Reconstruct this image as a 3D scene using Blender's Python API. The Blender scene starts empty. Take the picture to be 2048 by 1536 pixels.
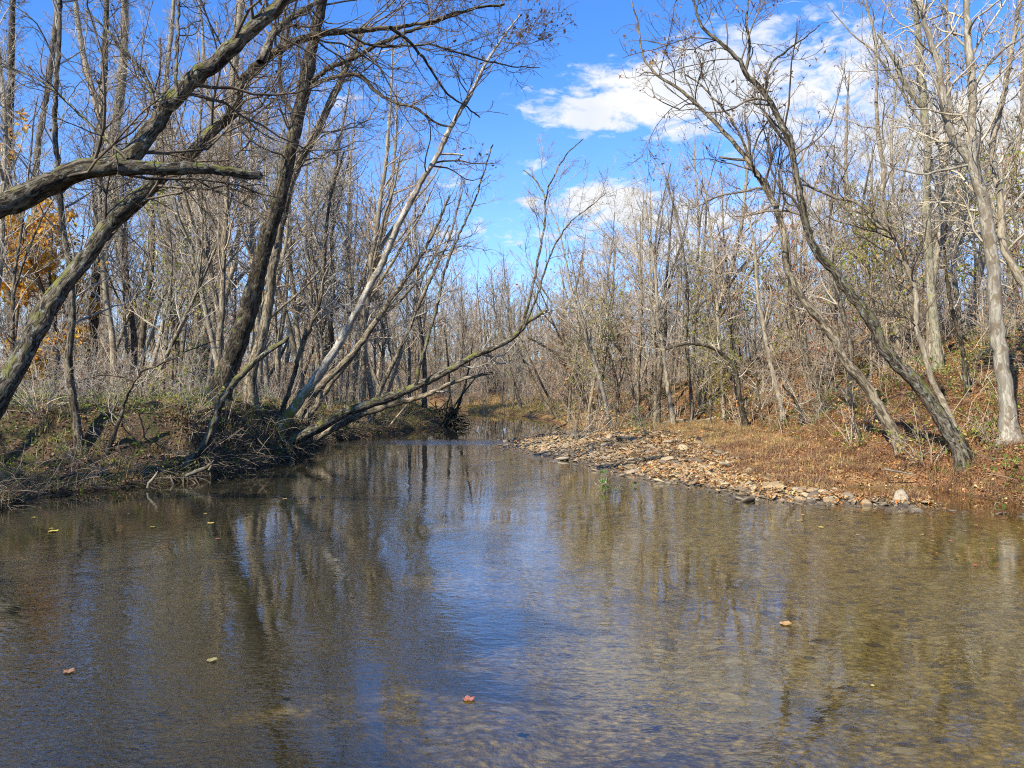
import bpy, math, random
import numpy as np
from math import radians as RAD
random.seed(7); RNG = np.random.default_rng(11)
SC = bpy.context.scene; COL = SC.collection

# ---------------------------------------------------------------- camera, sky, sun, exposure
CAMZ = 2.6; F = 1537.0
cam = bpy.data.cameras.new('camera'); co = bpy.data.objects.new('camera', cam); COL.objects.link(co)
co.location = (0, 0, CAMZ); co.rotation_euler = (RAD(90), 0, 0)
cam.sensor_width = 36; cam.lens = F / 2048 * 36; cam.clip_start = .1; cam.clip_end = 3000
SC.camera = co
SUN_EL = 38.0; SUN_AZ = -140.0          # azimuth from +Y, clockwise positive: the sun stands behind the left bank, a little behind the camera
sd = (math.sin(RAD(SUN_AZ)) * math.cos(RAD(SUN_EL)), math.cos(RAD(SUN_AZ)) * math.cos(RAD(SUN_EL)), math.sin(RAD(SUN_EL)))
sl = bpy.data.lights.new('sun', 'SUN'); sl.energy = 5.0; sl.angle = RAD(.5); sl.color = (1, .93, .80)
so = bpy.data.objects.new('sun', sl); COL.objects.link(so)
from mathutils import Vector
so.rotation_euler = Vector(sd).to_track_quat('Z', 'Y').to_euler(); so.location = (-40, -20, 40)
SC.view_settings.view_transform = 'Standard'; SC.view_settings.look = 'None'; SC.view_settings.gamma = 1
SC.view_settings.use_curve_mapping = False
SC.view_settings.exposure = 0.82
SC.cycles.max_bounces = 6; SC.cycles.diffuse_bounces = 2; SC.cycles.glossy_bounces = 2; SC.cycles.transparent_max_bounces = 6
SC.cycles.transmission_bounces = 2; SC.cycles.use_denoising = False; SC.cycles.filter_width = 1.1; SC.cycles.denoiser = 'OPENIMAGEDENOISE'; SC.cycles.denoising_prefilter = 'ACCURATE'; SC.cycles.caustics_reflective = False
SC.cycles.caustics_refractive = False; SC.cycles.sample_clamp_indirect = 4

class NT:
    """short-hand for building node trees"""
    def __init__(s, tree): s.t = tree; tree.nodes.clear()
    def n(s, typ, ins=None, **kw):
        nd = s.t.nodes.new(typ)
        for k, v in kw.items(): setattr(nd, k, v)
        for k, v in (ins or {}).items(): s.set(nd, k, v)
        return nd
    def set(s, nd, k, v):
        sock = nd.inputs[k]
        if isinstance(v, bpy.types.NodeSocket): s.t.links.new(v, sock)
        elif isinstance(v, bpy.types.Node): s.t.links.new(v.outputs[0], sock)
        else: sock.default_value = v
    def m(s, op, a, b=None, c=None, clamp=False):
        nd = s.n('ShaderNodeMath', operation=op, use_clamp=clamp); s.set(nd, 0, a)
        if b is not None: s.set(nd, 1, b)
        if c is not None: s.set(nd, 2, c)
        return nd.outputs[0]
    def mix(s, f, a, b):
        nd = s.n('ShaderNodeMix', data_type='RGBA'); s.set(nd, 0, f); s.set(nd, 6, a); s.set(nd, 7, b); return nd.outputs[2]
    def ss(s, v, lo, hi, a=0., b=1.):
        nd = s.n('ShaderNodeMapRange', interpolation_type='SMOOTHSTEP'); s.set(nd, 0, v); s.set(nd, 1, lo); s.set(nd, 2, hi)
        s.set(nd, 3, a); s.set(nd, 4, b); return nd.outputs[0]
    def noise(s, vec, scale, detail=4, rough=.55, dist=0., out=0):
        nd = s.n('ShaderNodeTexNoise', {'Scale': scale, 'Detail': detail, 'Roughness': rough, 'Distortion': dist})
        if vec is not None: s.set(nd, 'Vector', vec)
        return nd.outputs[out]
    def mapping(s, vec, scale=(1, 1, 1), rot=(0, 0, 0), loc=(0, 0, 0)):
        return s.n('ShaderNodeMapping', {'Vector': vec, 'Scale': scale, 'Rotation': rot, 'Location': loc}).outputs[0]

def c4(c): return (c[0], c[1], c[2], 1.0)

w = bpy.data.worlds.new('World'); SC.world = w; w.use_nodes = True
q = NT(w.node_tree)
sky = q.n('ShaderNodeTexSky', sky_type='NISHITA', sun_disc=False, sun_elevation=RAD(SUN_EL), sun_rotation=RAD(SUN_AZ), altitude=200,
          air_density=1.0, dust_density=0.25, ozone_density=3.5)
tc = q.n('ShaderNodeTexCoord').outputs['Generated']
nrm = q.n('ShaderNodeVectorMath', {0: tc}, operation='NORMALIZE').outputs[0]
sx = q.n('ShaderNodeSeparateXYZ', {0: nrm})
az = q.m('ARCTAN2', sx.outputs[0], sx.outputs[1]); el = q.m('ARCSINE', sx.outputs[2])
uv = q.n('ShaderNodeCombineXYZ', {0: az, 1: el, 2: 0.0}).outputs[0]
warp = q.noise(q.mapping(uv, (1, 1.6, 1)), 7, 5, .6, out=1)
wv = q.n('ShaderNodeVectorMath', {0: warp, 1: (.5, .5, .5)}, operation='SUBTRACT').outputs[0]
uvw = q.n('ShaderNodeVectorMath', {0: wv, 1: (.10, .05, 0), 2: uv}, operation='MULTIPLY_ADD').outputs[0]
sw = q.n('ShaderNodeSeparateXYZ', {0: uvw})
BL = [(1330, 195, 185, 52, 1.15), (1150, 235, 85, 34, .9), (1420, 140, 120, 60, .9), (1210, 150, 60, 14, .6), (1175, 125, 40, 10, .45), (1560, 250, 140, 40, .6),
      (1070, 333, 42, 15, .75), (1215, 382, 80, 30, 1.35), (1070, 405, 75, 16, .7), (1270, 425, 150, 30, .9), (690, 200, 55, 18, .75), (905, 345, 45, 30, .7),
      (1720, 120, 120, 65, .75), (1830, 290, 260, 50, .75), (1500, 60, 120, 25, .5), (1980, 240, 120, 60, .9), (1650, 430, 330, 50, .75), (1960, 480, 200, 50, .6),
      (1850, 140, 260, 150, .24), (980, 470, 170, 22, .55), (1330, 500, 220, 30, .8), (700, 470, 250, 20, .4), (2150, 380, 220, 90, .6), (1110, 560, 300, 40, .5)]
acc = None
for (px, py, a, b, s_) in BL:
    dx = (px - 1024) / F; A = math.atan(dx); E = math.atan((768 - py) / F / math.sqrt(1 + dx * dx))
    du = q.m('MULTIPLY', q.m('SUBTRACT', sw.outputs[0], A), F / a); dv = q.m('MULTIPLY', q.m('SUBTRACT', sw.outputs[1], E), F / b)
    g = q.m('EXPONENT', q.m('MULTIPLY', q.m('ADD', q.m('MULTIPLY', du, du), q.m('MULTIPLY', dv, dv)), -.8))
    acc = q.m('MULTIPLY', g, s_) if acc is None else q.m('MULTIPLY_ADD', g, s_, acc)
fine = q.noise(q.mapping(uvw, (1, 2.3, 1)), 26, 6, .62)
dens = q.m('ADD', acc, q.m('MULTIPLY', q.m('SUBTRACT', fine, .5), 2.8))
cm = q.ss(dens, .38, 1.3)
low = q.ss(el, .42, .0, 0, .30)                                       # thin white veil towards the horizon
cm2 = q.m('MAXIMUM', cm, low)
shade = q.ss(q.noise(uvw, 9, 4, .6), .3, .7)
ccol = q.mix(shade, c4((4.1, 4.4, 4.9)), c4((5.1, 5.1, 5.15)))
tint = q.n('ShaderNodeVectorMath', {0: sky.outputs[0], 1: (.50, .91, 1.44)}, operation='MULTIPLY').outputs[0]
bg = q.n('ShaderNodeBackground', {'Color': q.mix(cm2, tint, ccol), 'Strength': 0.115})
q.n('ShaderNodeOutputWorld', {'Surface': bg})

# ---------------------------------------------------------------- helpers
def P(px, py, Y): return np.array([(px - 1024) / F * Y, Y, CAMZ + (768 - py) / F * Y])

def tag(o, label=None, cat=None, group=None, kind=None):
    for k, v in (('label', label), ('category', cat), ('group', group), ('kind', kind)):
        if v: o[k] = v
    return o

def link(name, me, parent=None, mats=()):
    o = bpy.data.objects.new(name, me); COL.objects.link(o)
    if parent is not None: o.parent = parent
    return o

def empty(name, loc=(0, 0, 0)):
    o = bpy.data.objects.new(name, None); COL.objects.link(o); o.location = loc; o.empty_display_size = .3
    return o

def mesh_np(name, V, loops, sizes, mats, mi=None, smooth=True, attrs=None):
    """V (n,3); loops flat vertex indices; sizes per-face loop counts"""
    me = bpy.data.meshes.new(name)
    V = np.ascontiguousarray(V, dtype=np.float32); loops = np.ascontiguousarray(loops, dtype=np.int32); sizes = np.asarray(sizes, dtype=np.int32)
    me.vertices.add(len(V)); me.vertices.foreach_set('co', V.ravel())
    me.loops.add(len(loops)); me.loops.foreach_set('vertex_index', loops)
    me.polygons.add(len(sizes)); st = np.concatenate([[0], np.cumsum(sizes)[:-1]]).astype(np.int32)
    me.polygons.foreach_set('loop_start', st)
    for m in mats: me.materials.append(m)
    if mi is not None: me.polygons.foreach_set('material_index', np.asarray(mi, dtype=np.int32))
    me.polygons.foreach_set('use_smooth', np.full(len(sizes), smooth, dtype=bool))
    for k, (typ, arr) in (attrs or {}).items():
        at = me.attributes.new(k, typ, 'POINT'); key = 'vector' if typ == 'FLOAT_VECTOR' else ('color' if typ == 'FLOAT_COLOR' else 'value')
        at.data.foreach_set(key, np.ascontiguousarray(arr, dtype=np.float32).ravel())
    me.update(calc_edges=True)
    return me

class Geo:
    """collects quads/tris with attributes, many pieces of ONE part"""
    def __init__(s): s.V = []; s.Q = []; s.M = []; s.B = []; s.C = []; s.n = 0
    def add(s, V, Qd, mat=0, B=None, C=None):
        s.V.append(V); s.Q.append(Qd + s.n); s.M.append(np.full(len(Qd), mat)); s.n += len(V)
        s.B.append(np.zeros((len(V), 3)) if B is None else B); s.C.append(np.ones((len(V), 4)) if C is None else C)
    def mesh(s, name, mats, smooth=True, bark=False, col=False):
        V = np.concatenate(s.V); Qd = np.concatenate(s.Q); at = {}
        if bark: at['bark'] = ('FLOAT_VECTOR', np.concatenate(s.B))
        if col: at['tone'] = ('FLOAT_COLOR', np.concatenate(s.C))
        return mesh_np(name, V, Qd.ravel(), np.full(len(Qd), Qd.shape[1]), mats, np.concatenate(s.M), smooth, at)

def unit(v): return v / np.maximum(np.linalg.norm(v, axis=-1, keepdims=True), 1e-9)

def tubes(Pt, R, S, rough=0., rng=None):
    """Pt (N,K,3), R (N,K) -> verts, quads, bark coordinates"""
    N, K = R.shape
    T = np.empty_like(Pt); T[:, 1:-1] = Pt[:, 2:] - Pt[:, :-2]; T[:, 0] = Pt[:, 1] - Pt[:, 0]; T[:, -1] = Pt[:, -1] - Pt[:, -2]; T = unit(T)
    mean = unit(Pt[:, -1] - Pt[:, 0])
    ref = np.where(np.abs(mean[:, 2:3]) > .8, np.array([[1., 0, 0]]), np.array([[0, 0, 1.]]))[:, None, :]
    A = unit(np.cross(T, np.broadcast_to(ref, T.shape))); Bv = np.cross(T, A)
    an = np.arange(S) / S * 2 * np.pi
    cs, sn = np.cos(an), np.sin(an)
    RR = R[:, :, None] * np.ones(S)
    if rough:
        g = rng or RNG
        nz = g.standard_normal((N, K, S))
        nz = (nz + np.roll(nz, 1, 2) + np.roll(nz, -1, 2)) / 2
        nz[:, 1:-1] = (nz[:, :-2] + nz[:, 1:-1] * 1.5 + nz[:, 2:]) / 2.3
        lobes = 0
        for k in (2, 3, 5):
            ph = g.uniform(0, 6.28, (N, 1, 1)) + np.cumsum(g.standard_normal((N, K, 1)) * .25, axis=1)
            lobes = lobes + np.sin(an * k + ph) * (.9 / k)
        RR = RR * (1 + rough * (nz * .35 + lobes * .8))
    V = Pt[:, :, None, :] + RR[..., None] * (A[:, :, None, :] * cs[:, None] + Bv[:, :, None, :] * sn[:, None])
    s = np.concatenate([np.zeros((N, 1)), np.cumsum(np.linalg.norm(np.diff(Pt, axis=1), axis=2), axis=1)], axis=1)
    off = RNG.uniform(0, 50, (N, 1, 1))
    Bk = np.stack([RR * cs, RR * sn, np.broadcast_to(s[:, :, None] + off, RR.shape)], axis=-1)
    i = np.arange(N)[:, None, None] * K * S + np.arange(K - 1)[None, :, None] * S; j = np.arange(S); j2 = (j + 1) % S
    Qd = np.stack([i + j, i + j2, i + S + j2, i + S + j], axis=-1).reshape(-1, 4)
    return V.reshape(-1, 3), Qd, Bk.reshape(-1, 3)

def spline(pts, rad, step):
    pts = np.asarray(pts, float); rad = np.asarray(rad, float)
    d = np.concatenate([[0], np.cumsum(np.linalg.norm(np.diff(pts, axis=0), axis=1))])
    n = max(4, int(d[-1] / step) + 1)
    t = np.linspace(0, d[-1], n)
    # Catmull-Rom style tangents
    m = np.gradient(pts, d, axis=0)
    k = np.clip(np.searchsorted(d, t, 'right') - 1, 0, len(d) - 2); h = (d[k + 1] - d[k])[:, None]; u = ((t - d[k]) / (d[k + 1] - d[k]))[:, None]
    o = (2*u**3 - 3*u**2 + 1) * pts[k] + (u**3 - 2*u**2 + u) * h * m[k] + (-2*u**3 + 3*u**2) * pts[k+1] + (u**3 - u**2) * h * m[k+1]
    return o, np.interp(t, d, rad)

def grow(S0, D, L, r0, K, wob, up, rng, rend=.003, sag=0.):
    N = len(S0); Pt = np.empty((N, K, 3)); Pt[:, 0] = S0; d = D.copy()
    st = (L / (K - 1))[:, None]
    for k in range(1, K):
        d = unit(d + wob * rng.standard_normal((N, 3)) + np.array([0, 0, 1.]) * (up - sag * k / K)); Pt[:, k] = Pt[:, k - 1] + d * st
    t = np.linspace(0, 1, K)[None, :]
    R = r0[:, None] * (1 - t) ** .8 * 1.0 + rend * t + rend * (1 - t) * .2
    return Pt, R

def spawn(Pt, R, per_m, tmin, tmax, ang, lenf, rf, rng, Lmin=.1, Lcap=9, jitter=.35, power=.6):
    """start points and directions of the children of many parents"""
    N, K = R.shape
    seg = np.linalg.norm(np.diff(Pt, axis=1), axis=2).sum(1)
    n = np.maximum(1, rng.poisson(np.maximum(seg * per_m * (tmax - tmin), .4)))
    par = np.repeat(np.arange(N), n); M = len(par)
    t = rng.uniform(tmin, tmax, M) ** 1.0; f = t * (K - 1); k = np.minimum(f.astype(int), K - 2); u = (f - k)[:, None]
    S0 = Pt[par, k] * (1 - u) + Pt[par, k + 1] * u; T = unit(Pt[par, k + 1] - Pt[par, k]); rr = R[par, k] * (1 - u[:, 0]) + R[par, k + 1] * u[:, 0]
    rnd = unit(np.cross(T, rng.standard_normal((M, 3)))); a = np.radians(rng.uniform(ang[0], ang[1], M))[:, None]
    D = T * np.cos(a) + rnd * np.sin(a)
    L = np.clip(seg[par] * lenf * (1 - t * power) * rng.uniform(1 - jitter, 1 + jitter, M), Lmin, Lcap)
    return S0, D, L, rr * rf * rng.uniform(.6, 1, M), t

def leafquads(C, size, rng, droop=.4, stretch=1.6):
    N = len(C); a = unit(rng.standard_normal((N, 3)) + np.array([0, 0, -droop])); b = unit(np.cross(a, rng.standard_normal((N, 3))))
    nn = np.cross(a, b)
    s = (size * rng.uniform(.6, 1.3, N))[:, None]
    V = np.stack([C, C + a * s * .5 * stretch * .9 + b * s * .42 + nn * s * .12, C + a * s * stretch, C + a * s * .5 * stretch - b * s * .42 + nn * s * .12], axis=1).reshape(-1, 3)
    return V, (np.arange(N)[:, None] * 4 + np.arange(4))

# ---------------------------------------------------------------- materials
def base_mat(name, rough=.85, spec=.3):
    m = bpy.data.materials.new(name); m.use_nodes = True; q = NT(m.node_tree)
    b = q.n('ShaderNodeBsdfPrincipled', {'Roughness': rough, 'Specular IOR Level': spec}); q.n('ShaderNodeOutputMaterial', {'Surface': b})
    return m, q, b

def bark(name, dark, light, patch=None, moss=0., patch_amt=.5, furrow=1., lichen=.4, foot=False):
    m, q, b = base_mat(name, .9, .15)
    at = q.n('ShaderNodeAttribute', attribute_name='bark').outputs['Vector']
    v = q.mapping(at, (1, 1, .22))
    n1 = q.noise(v, 14, 6, .7, .9); ridge = q.ss(n1, .42, .60)
    big = q.noise(q.mapping(at, (1, 1, .6)), 2.2, 4, .6)
    col = q.mix(ridge, c4(dark), c4(light))
    if patch:
        pn = q.noise(q.mapping(at, (1, 1, .5)), 5, 4, .6, .8); col = q.mix(q.ss(pn, patch_amt - .04, patch_amt + .05), col, c4(patch))
    oi = q.n('ShaderNodeObjectInfo').outputs['Random']
    ln = q.noise(q.mapping(at, (1, 1, .8)), 9, 3, .6); col = q.mix(q.m('MULTIPLY', q.ss(ln, .56, .66), lichen), col, c4((.34, .36, .29)))
    col = q.mix(q.ss(big, .35, .7, 0, .45), col, c4([x * .55 for x in dark]))
    if moss:
        g = q.n('ShaderNodeNewGeometry'); nz = q.n('ShaderNodeSeparateXYZ', {0: g.outputs['Normal']}).outputs[2]
        mn = q.noise(at, 4.5, 4, .65); mk = q.m('MULTIPLY', q.ss(nz, -.25, .55), q.ss(mn, .62 - moss * .3, .74 - moss * .3))
        mcol = q.mix(q.noise(at, 40, 2), c4((.085, .10, .018)), c4((.21, .20, .045)))
        col = q.mix(mk, col, mcol)
    if foot:
        fz = q.n('ShaderNodeSeparateXYZ', {0: q.n('ShaderNodeNewGeometry').outputs['Position']}).outputs[2]
        fk = q.m('MULTIPLY', q.ss(fz, 2.9, 1.6), q.ss(q.noise(at, 5, 4, .65), .38, .52)); col = q.mix(fk, col, q.mix(q.noise(at, 40, 2), c4((.09, .095, .018)), c4((.24, .21, .045))))
    q.set(b, 'Base Color', col)
    bp = q.n('ShaderNodeBump', {'Strength': .9 * furrow, 'Distance': .06, 'Height': n1}); q.set(b, 'Normal', bp)
    return m

M_BARK = bark('bark_grey_brown', (0.042, 0.032, 0.021), (0.260, 0.205, 0.133), lichen=.5)
M_MOSSY = bark('bark_mossy', (.024, .018, .012), (.215, .178, .125), moss=.44, lichen=.7)
M_DARK = bark('bark_dark', (0.021, 0.016, 0.010), (0.146, 0.112, 0.071), moss=.25, lichen=.4)  # darkest bark colour, with some moss and lichen
M_PALE = bark('bark_pale', (0.208, 0.170, 0.112), (0.437, 0.370, 0.258), patch=(0.198, 0.150, 0.095), patch_amt=.58, furrow=.35, lichen=.3)
M_WHITE = bark('bark_white', (.22, .19, .14), (.43, .385, .29), patch=(0.177, 0.135, 0.086), patch_amt=.55, furrow=.25, lichen=.2)
M_SYC = bark('bark_sycamore', (.20, .175, .13), (.52, .47, .38), patch=(.19, .15, .11), patch_amt=.57, furrow=.3, lichen=.2, foot=True)
M_LICHEN = bark('bark_yellow_lichen', (.13, .11, .075), (.36, .32, .21), patch=(.27, .25, .12), patch_amt=.58, furrow=.5, lichen=.3)
M_MID = bark('bark_warm_grey', (0.073, 0.055, 0.034), (0.374, 0.305, 0.202), furrow=.8, lichen=.4)

def twig(name, a, b_):
    m, q, b = base_mat(name, .8, .2)
    oi = q.n('ShaderNodeObjectInfo').outputs['Random']
    g = q.n('ShaderNodeNewGeometry').outputs['Position']
    n = q.noise(g, 1.3, 3, .6); q.set(b, 'Base Color', q.mix(q.ss(n, .35, .65), c4(a), c4(b_)))
    return m
T_GREY = twig('twigs_grey', (.19, .165, .13), (.44, .39, .31))
T_DARK = twig('twigs_dark', (0.062, 0.048, 0.033), (0.208, 0.160, 0.107))
T_PALE = twig('twigs_pale', (0.291, 0.240, 0.163), (0.520, 0.440, 0.305))
T_TAN = twig('twigs_tan', (.24, .185, .13), (.47, .375, .26))

def leafmat(name, cols, rough=.7, trans=.3):
    m, q, b = base_mat(name, rough, .25)
    g = q.n('ShaderNodeNewGeometry'); r = g.outputs['Random Per Island']
    cr = q.n('ShaderNodeValToRGB', {0: r}); e = cr.color_ramp; e.interpolation = 'CONSTANT'
    for i, c in enumerate(cols):
        el_ = e.elements[i] if i < 2 else e.elements.new(i / len(cols))
        el_.position = i / len(cols); el_.color = c4(c)
    q.set(b, 'Base Color', cr)
    if trans:
        t = q.n('ShaderNodeBsdfTranslucent', {'Color': cr}); mx = q.n('ShaderNodeMixShader', {0: trans, 1: b, 2: t})
        out = [n for n in q.t.nodes if n.type == 'OUTPUT_MATERIAL'][0]; q.set(out, 'Surface', mx)
    return m
LF_DRY = leafmat('leaves_dry', [(.30, .16, .07), (.20, .10, .045), (.36, .21, .10), (.12, .07, .04), (.42, .27, .15)])
LF_DARK = leafmat('leaves_withered', [(.09, .05, .03), (.14, .085, .05), (.06, .04, .03)])
LF_ORANGE = leafmat('leaves_orange', [(.68, .36, .04), (.74, .46, .05), (.62, .26, .04), (.72, .52, .09), (.45, .22, .05)], trans=.4)
LF_RED = leafmat('leaves_red', [(.36, .07, .04), (.42, .12, .06), (.25, .08, .05), (.45, .2, .1)], trans=.4)
LF_GREEN = leafmat('leaves_green', [(.13, .20, .03), (.20, .27, .04), (.09, .14, .03), (.34, .34, .06)], trans=.4)
LF_YELLOW = leafmat('leaves_yellow_green', [(.30, .33, .05), (.40, .36, .07), (.18, .25, .04), (.42, .30, .08)], trans=.4)
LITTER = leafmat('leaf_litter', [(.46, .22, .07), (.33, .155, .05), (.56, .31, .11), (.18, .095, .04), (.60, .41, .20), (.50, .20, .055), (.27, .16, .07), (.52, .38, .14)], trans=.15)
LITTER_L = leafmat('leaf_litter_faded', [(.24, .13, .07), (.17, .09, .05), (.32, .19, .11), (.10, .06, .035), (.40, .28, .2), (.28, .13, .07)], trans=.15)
GRASS_DRY = leafmat('grass_dry', [(.56, .38, .14), (.48, .31, .11), (.62, .46, .22), (.34, .22, .09), (.40, .36, .11)], trans=.3)
GRASS_RUST = leafmat('grass_rust', [(.34, .18, .09), (.26, .13, .07), (.42, .25, .13), (.20, .11, .06)], trans=.3)
GRASS_GRN = leafmat('grass_green', [(.13, .20, .03), (.20, .26, .05), (.30, .30, .08), (.10, .15, .03)], trans=.3)

# ---------------------------------------------------------------- the land
LEFT = np.array([(-60, -30), (-24, -12), (-16, 2), (-12.6, 9), (-11.2, 13), (-10.5, 15.2), (-10.9, 18), (-9.7, 19.3), (-8.45, 20.8), (-8.1, 23.9), (-7.8, 27.2), (-8.5, 34.2), (-7.65, 36.3), (-6.35, 40),
                 (-4.9, 46), (-3.9, 50), (-4.4, 56), (-6, 62), (-11, 68), (-22, 73), (-50, 78), (-140, 80)], float)
RIGHT = np.array([(-140, 96), (-50, 92), (-22, 86), (-9, 77), (-4.5, 72), (-1.8, 68.5), (.2, 63), (1.5, 58.5), (2.7, 51.9), (2.7, 43.5), (1.5, 38.5), (-.3, 35.6), (-.55, 32.6), (.4, 28.6), (2.0, 25.4),
                  (3.3, 20.9), (4.6, 19.2), (5.3, 17.1), (7.1, 16.3), (9.0, 15.8), (10.4, 15.2), (11.6, 12), (13, 6), (17, -4), (60, -30)], float)
TOE = np.array([(60, -40), (18, -2), (12.6, 8), (11.0, 14), (10.3, 18), (9.8, 22), (9.9, 27), (10.6, 33), (10.4, 40), (8.5, 48), (6.5, 58), (6, 66), (2, 76), (-10, 84), (-22, 92), (-50, 100), (-140, 105)], float)

def seg_dist(x, y, L):
    d = np.full(x.shape, 1e9)
    for a, b in zip(L[:-1], L[1:]):
        ab = b - a; t = np.clip(((x - a[0]) * ab[0] + (y - a[1]) * ab[1]) / (ab @ ab), 0, 1)
        d = np.minimum(d, np.hypot(x - a[0] - t * ab[0], y - a[1] - t * ab[1]))
    return d
def inside(x, y, poly):
    c = np.zeros(x.shape, bool)
    for a, b in zip(poly, np.roll(poly, -1, 0)):
        with np.errstate(divide='ignore', invalid='ignore'):
            c ^= ((a[1] > y) != (b[1] > y)) & (x < (b[0] - a[0]) * (y - a[1]) / (b[1] - a[1]) + a[0])
    return c
RIVER = np.concatenate([LEFT, RIGHT])
HILL = np.concatenate([TOE, [(-140, 900), (900, 900), (900, -40)]])
LEFTLAND = np.concatenate([LEFT, [(-900, 80), (-900, -30)]])
_h = np.random.default_rng(5).uniform(0, 6.28, (40, 3))
def lump(x, y, wl, seed=0):
    s = 0
    for i in range(5):
        a, p, k = _h[(seed * 5 + i) % 40]; kx, ky = math.cos(a) * 6.28 / wl, math.sin(a) * 6.28 / wl; m_ = 1 + .37 * i
        s = s + np.sin((x * kx + y * ky) * m_ + p) / m_
    return s / 2
def smooth(t): t = np.clip(t, 0, 1); return t * t * (3 - 2 * t)
GB = np.array([(1.2, 41.5), (3.0, 39), (4.2, 36.8), (6.1, 33.9), (6.6, 28.3), (6.5, 23.5), (6.3, 20.1), (6.9, 18.6), (8.2, 17.4), (10.2, 15.7)], float)
BARP = np.concatenate([RIGHT[9:20] if False else np.array([(1.5, 38.5), (-.3, 35.6), (-.55, 32.6), (.4, 28.6), (2.0, 25.4), (3.3, 20.9), (4.6, 19.2), (5.3, 17.1), (7.1, 16.3), (9.0, 15.8), (10.2, 15.3)]), GB[::-1]])
def H(x, y, detail=True):
    x = np.asarray(x, float); y = np.asarray(y, float)
    dl = seg_dist(x, y, LEFT); dr = seg_dist(x, y, RIGHT); ins = inside(x, y, RIVER); ll = inside(x, y, LEFTLAND); hl = inside(x, y, HILL)
    dw = np.minimum(dl, dr)
    rag = lump(x, y, 3.1, 1) * .25 + lump(x, y, 1.1, 2) * .1
    # left bank: a gentle shelf near the camera, a steep undercut face farther on
    steep = smooth((y - 19) / 3.0) * (1 - smooth((y - 60) / 10)) ; wid = 6.0 - 4.6 * steep
    dd = np.maximum(dl + rag * .8, 0)
    hL = 1.55 * smooth(dd / (wid + 2.0 * smooth((y - 30) / 6))) * (1 - .42 * smooth((y - 29) / 8)) + .25 * smooth(dd / .5) * steep + .012 * dd + .3 * smooth((dd - 8) / 15) + rag * .16 * smooth(dd / 2)
    # right: low bar, grassy terrace, then the hill
    dd = np.maximum(dr + rag * .6, 0)
    hL = hL + (np.abs(lump(x, y, 1.5, 1)) * .22 + lump(x, y, .7, 3) * .07) * smooth(dd / .8)
    hR = .20 * smooth(dd / 2.8) + .45 * smooth((dd - 2.0) / 6) + lump(x, y, 2.3, 3) * .05 * smooth(dd / 1.5) + .25 * smooth(dd / 1.0) * smooth((y - 42) / 8)
    th = seg_dist(x, y, TOE) * np.where(hl, 1, -1)
    hR = hR + (lump(x, y, 1.3, 2) * .07 + np.abs(lump(x, y, .6, 4)) * .05) * smooth((dd - 2) / 2)
    hR = hR + np.where(hl, 6.2 * (1 - np.exp(-np.maximum(th, 0) / 10.5)) * (1 - .88 * smooth((y - 45) / 26)) + .02 * np.maximum(th, 0), 0) + lump(x, y, 4, 4) * .2 * smooth(th / 3)
    # pool behind the spit
    hR = hR - .62 * np.exp(-((x - 9.6) / 1.5) ** 2 - ((y - 18.7) / .75) ** 2) - .5 * np.exp(-((x - 10.8) / 1.0) ** 2 - ((y - 17.0) / .9) ** 2)
    bed = -(.06 + .50 * smooth(dw / 5)) - .05 * lump(x, y, 2.7, 5) * smooth(dw / 1.5) + .0
    bed = bed - .25 * smooth((-x - 1) / 5) * smooth((20 - y) / 10) * smooth(dw / 4)
    h = np.where(ins, bed, np.where(ll, hL, hR) - .05)
    if detail: h = h + (lump(x, y, .9, 6) * .03 + lump(x * 1.3, y, .43, 7) * .018) * np.where(ins, .5, 1.2)
    return h

def axis(segs):
    a = [segs[0][0]]
    for (s, e, st) in segs:
        a += list(np.arange(s + st, e + st * .5, st))
    return np.array(a)
xs = axis([(-1500, -300, 200), (-300, -80, 20), (-80, -30, 2.5), (-30, -16, .5), (-16, 20, .16), (20, 34, .5), (34, 80, 2.5), (80, 300, 20), (300, 1500, 200)])
ys = axis([(-300, -60, 40), (-60, -10, 5), (-10, 10, .6), (10, 42, .17), (42, 80, .5), (80, 130, 2.5), (130, 400, 20), (400, 2000, 200)])
GX, GY = np.meshgrid(xs, ys); GZ = H(GX, GY)
GZ = GZ + smooth((GY - 95) / 120) * 5
far = smooth((np.hypot(GX, GY) - 300) / 1000); GZ = GZ * (1 - far) + 6 * far
nx, ny = len(xs), len(ys)
V = np.stack([GX, GY, GZ], -1).reshape(-1, 3)
i = (np.arange(ny - 1)[:, None] * nx + np.arange(nx - 1)).ravel(); Qd = np.stack([i, i + 1, i + nx + 1, i + nx], -1)
dr_ = seg_dist(GX, GY, RIGHT); ll_ = inside(GX, GY, LEFTLAND); ins_ = inside(GX, GY, RIVER); hl_ = inside(GX, GY, HILL)
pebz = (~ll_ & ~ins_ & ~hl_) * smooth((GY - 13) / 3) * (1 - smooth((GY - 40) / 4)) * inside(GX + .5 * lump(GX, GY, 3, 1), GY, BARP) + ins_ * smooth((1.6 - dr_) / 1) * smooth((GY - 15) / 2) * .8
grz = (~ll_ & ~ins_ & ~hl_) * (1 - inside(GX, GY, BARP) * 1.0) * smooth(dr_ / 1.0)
zone = np.stack([pebz, grz, ll_ * 1.0, ins_ * 1.0], -1).reshape(-1, 4)

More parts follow.
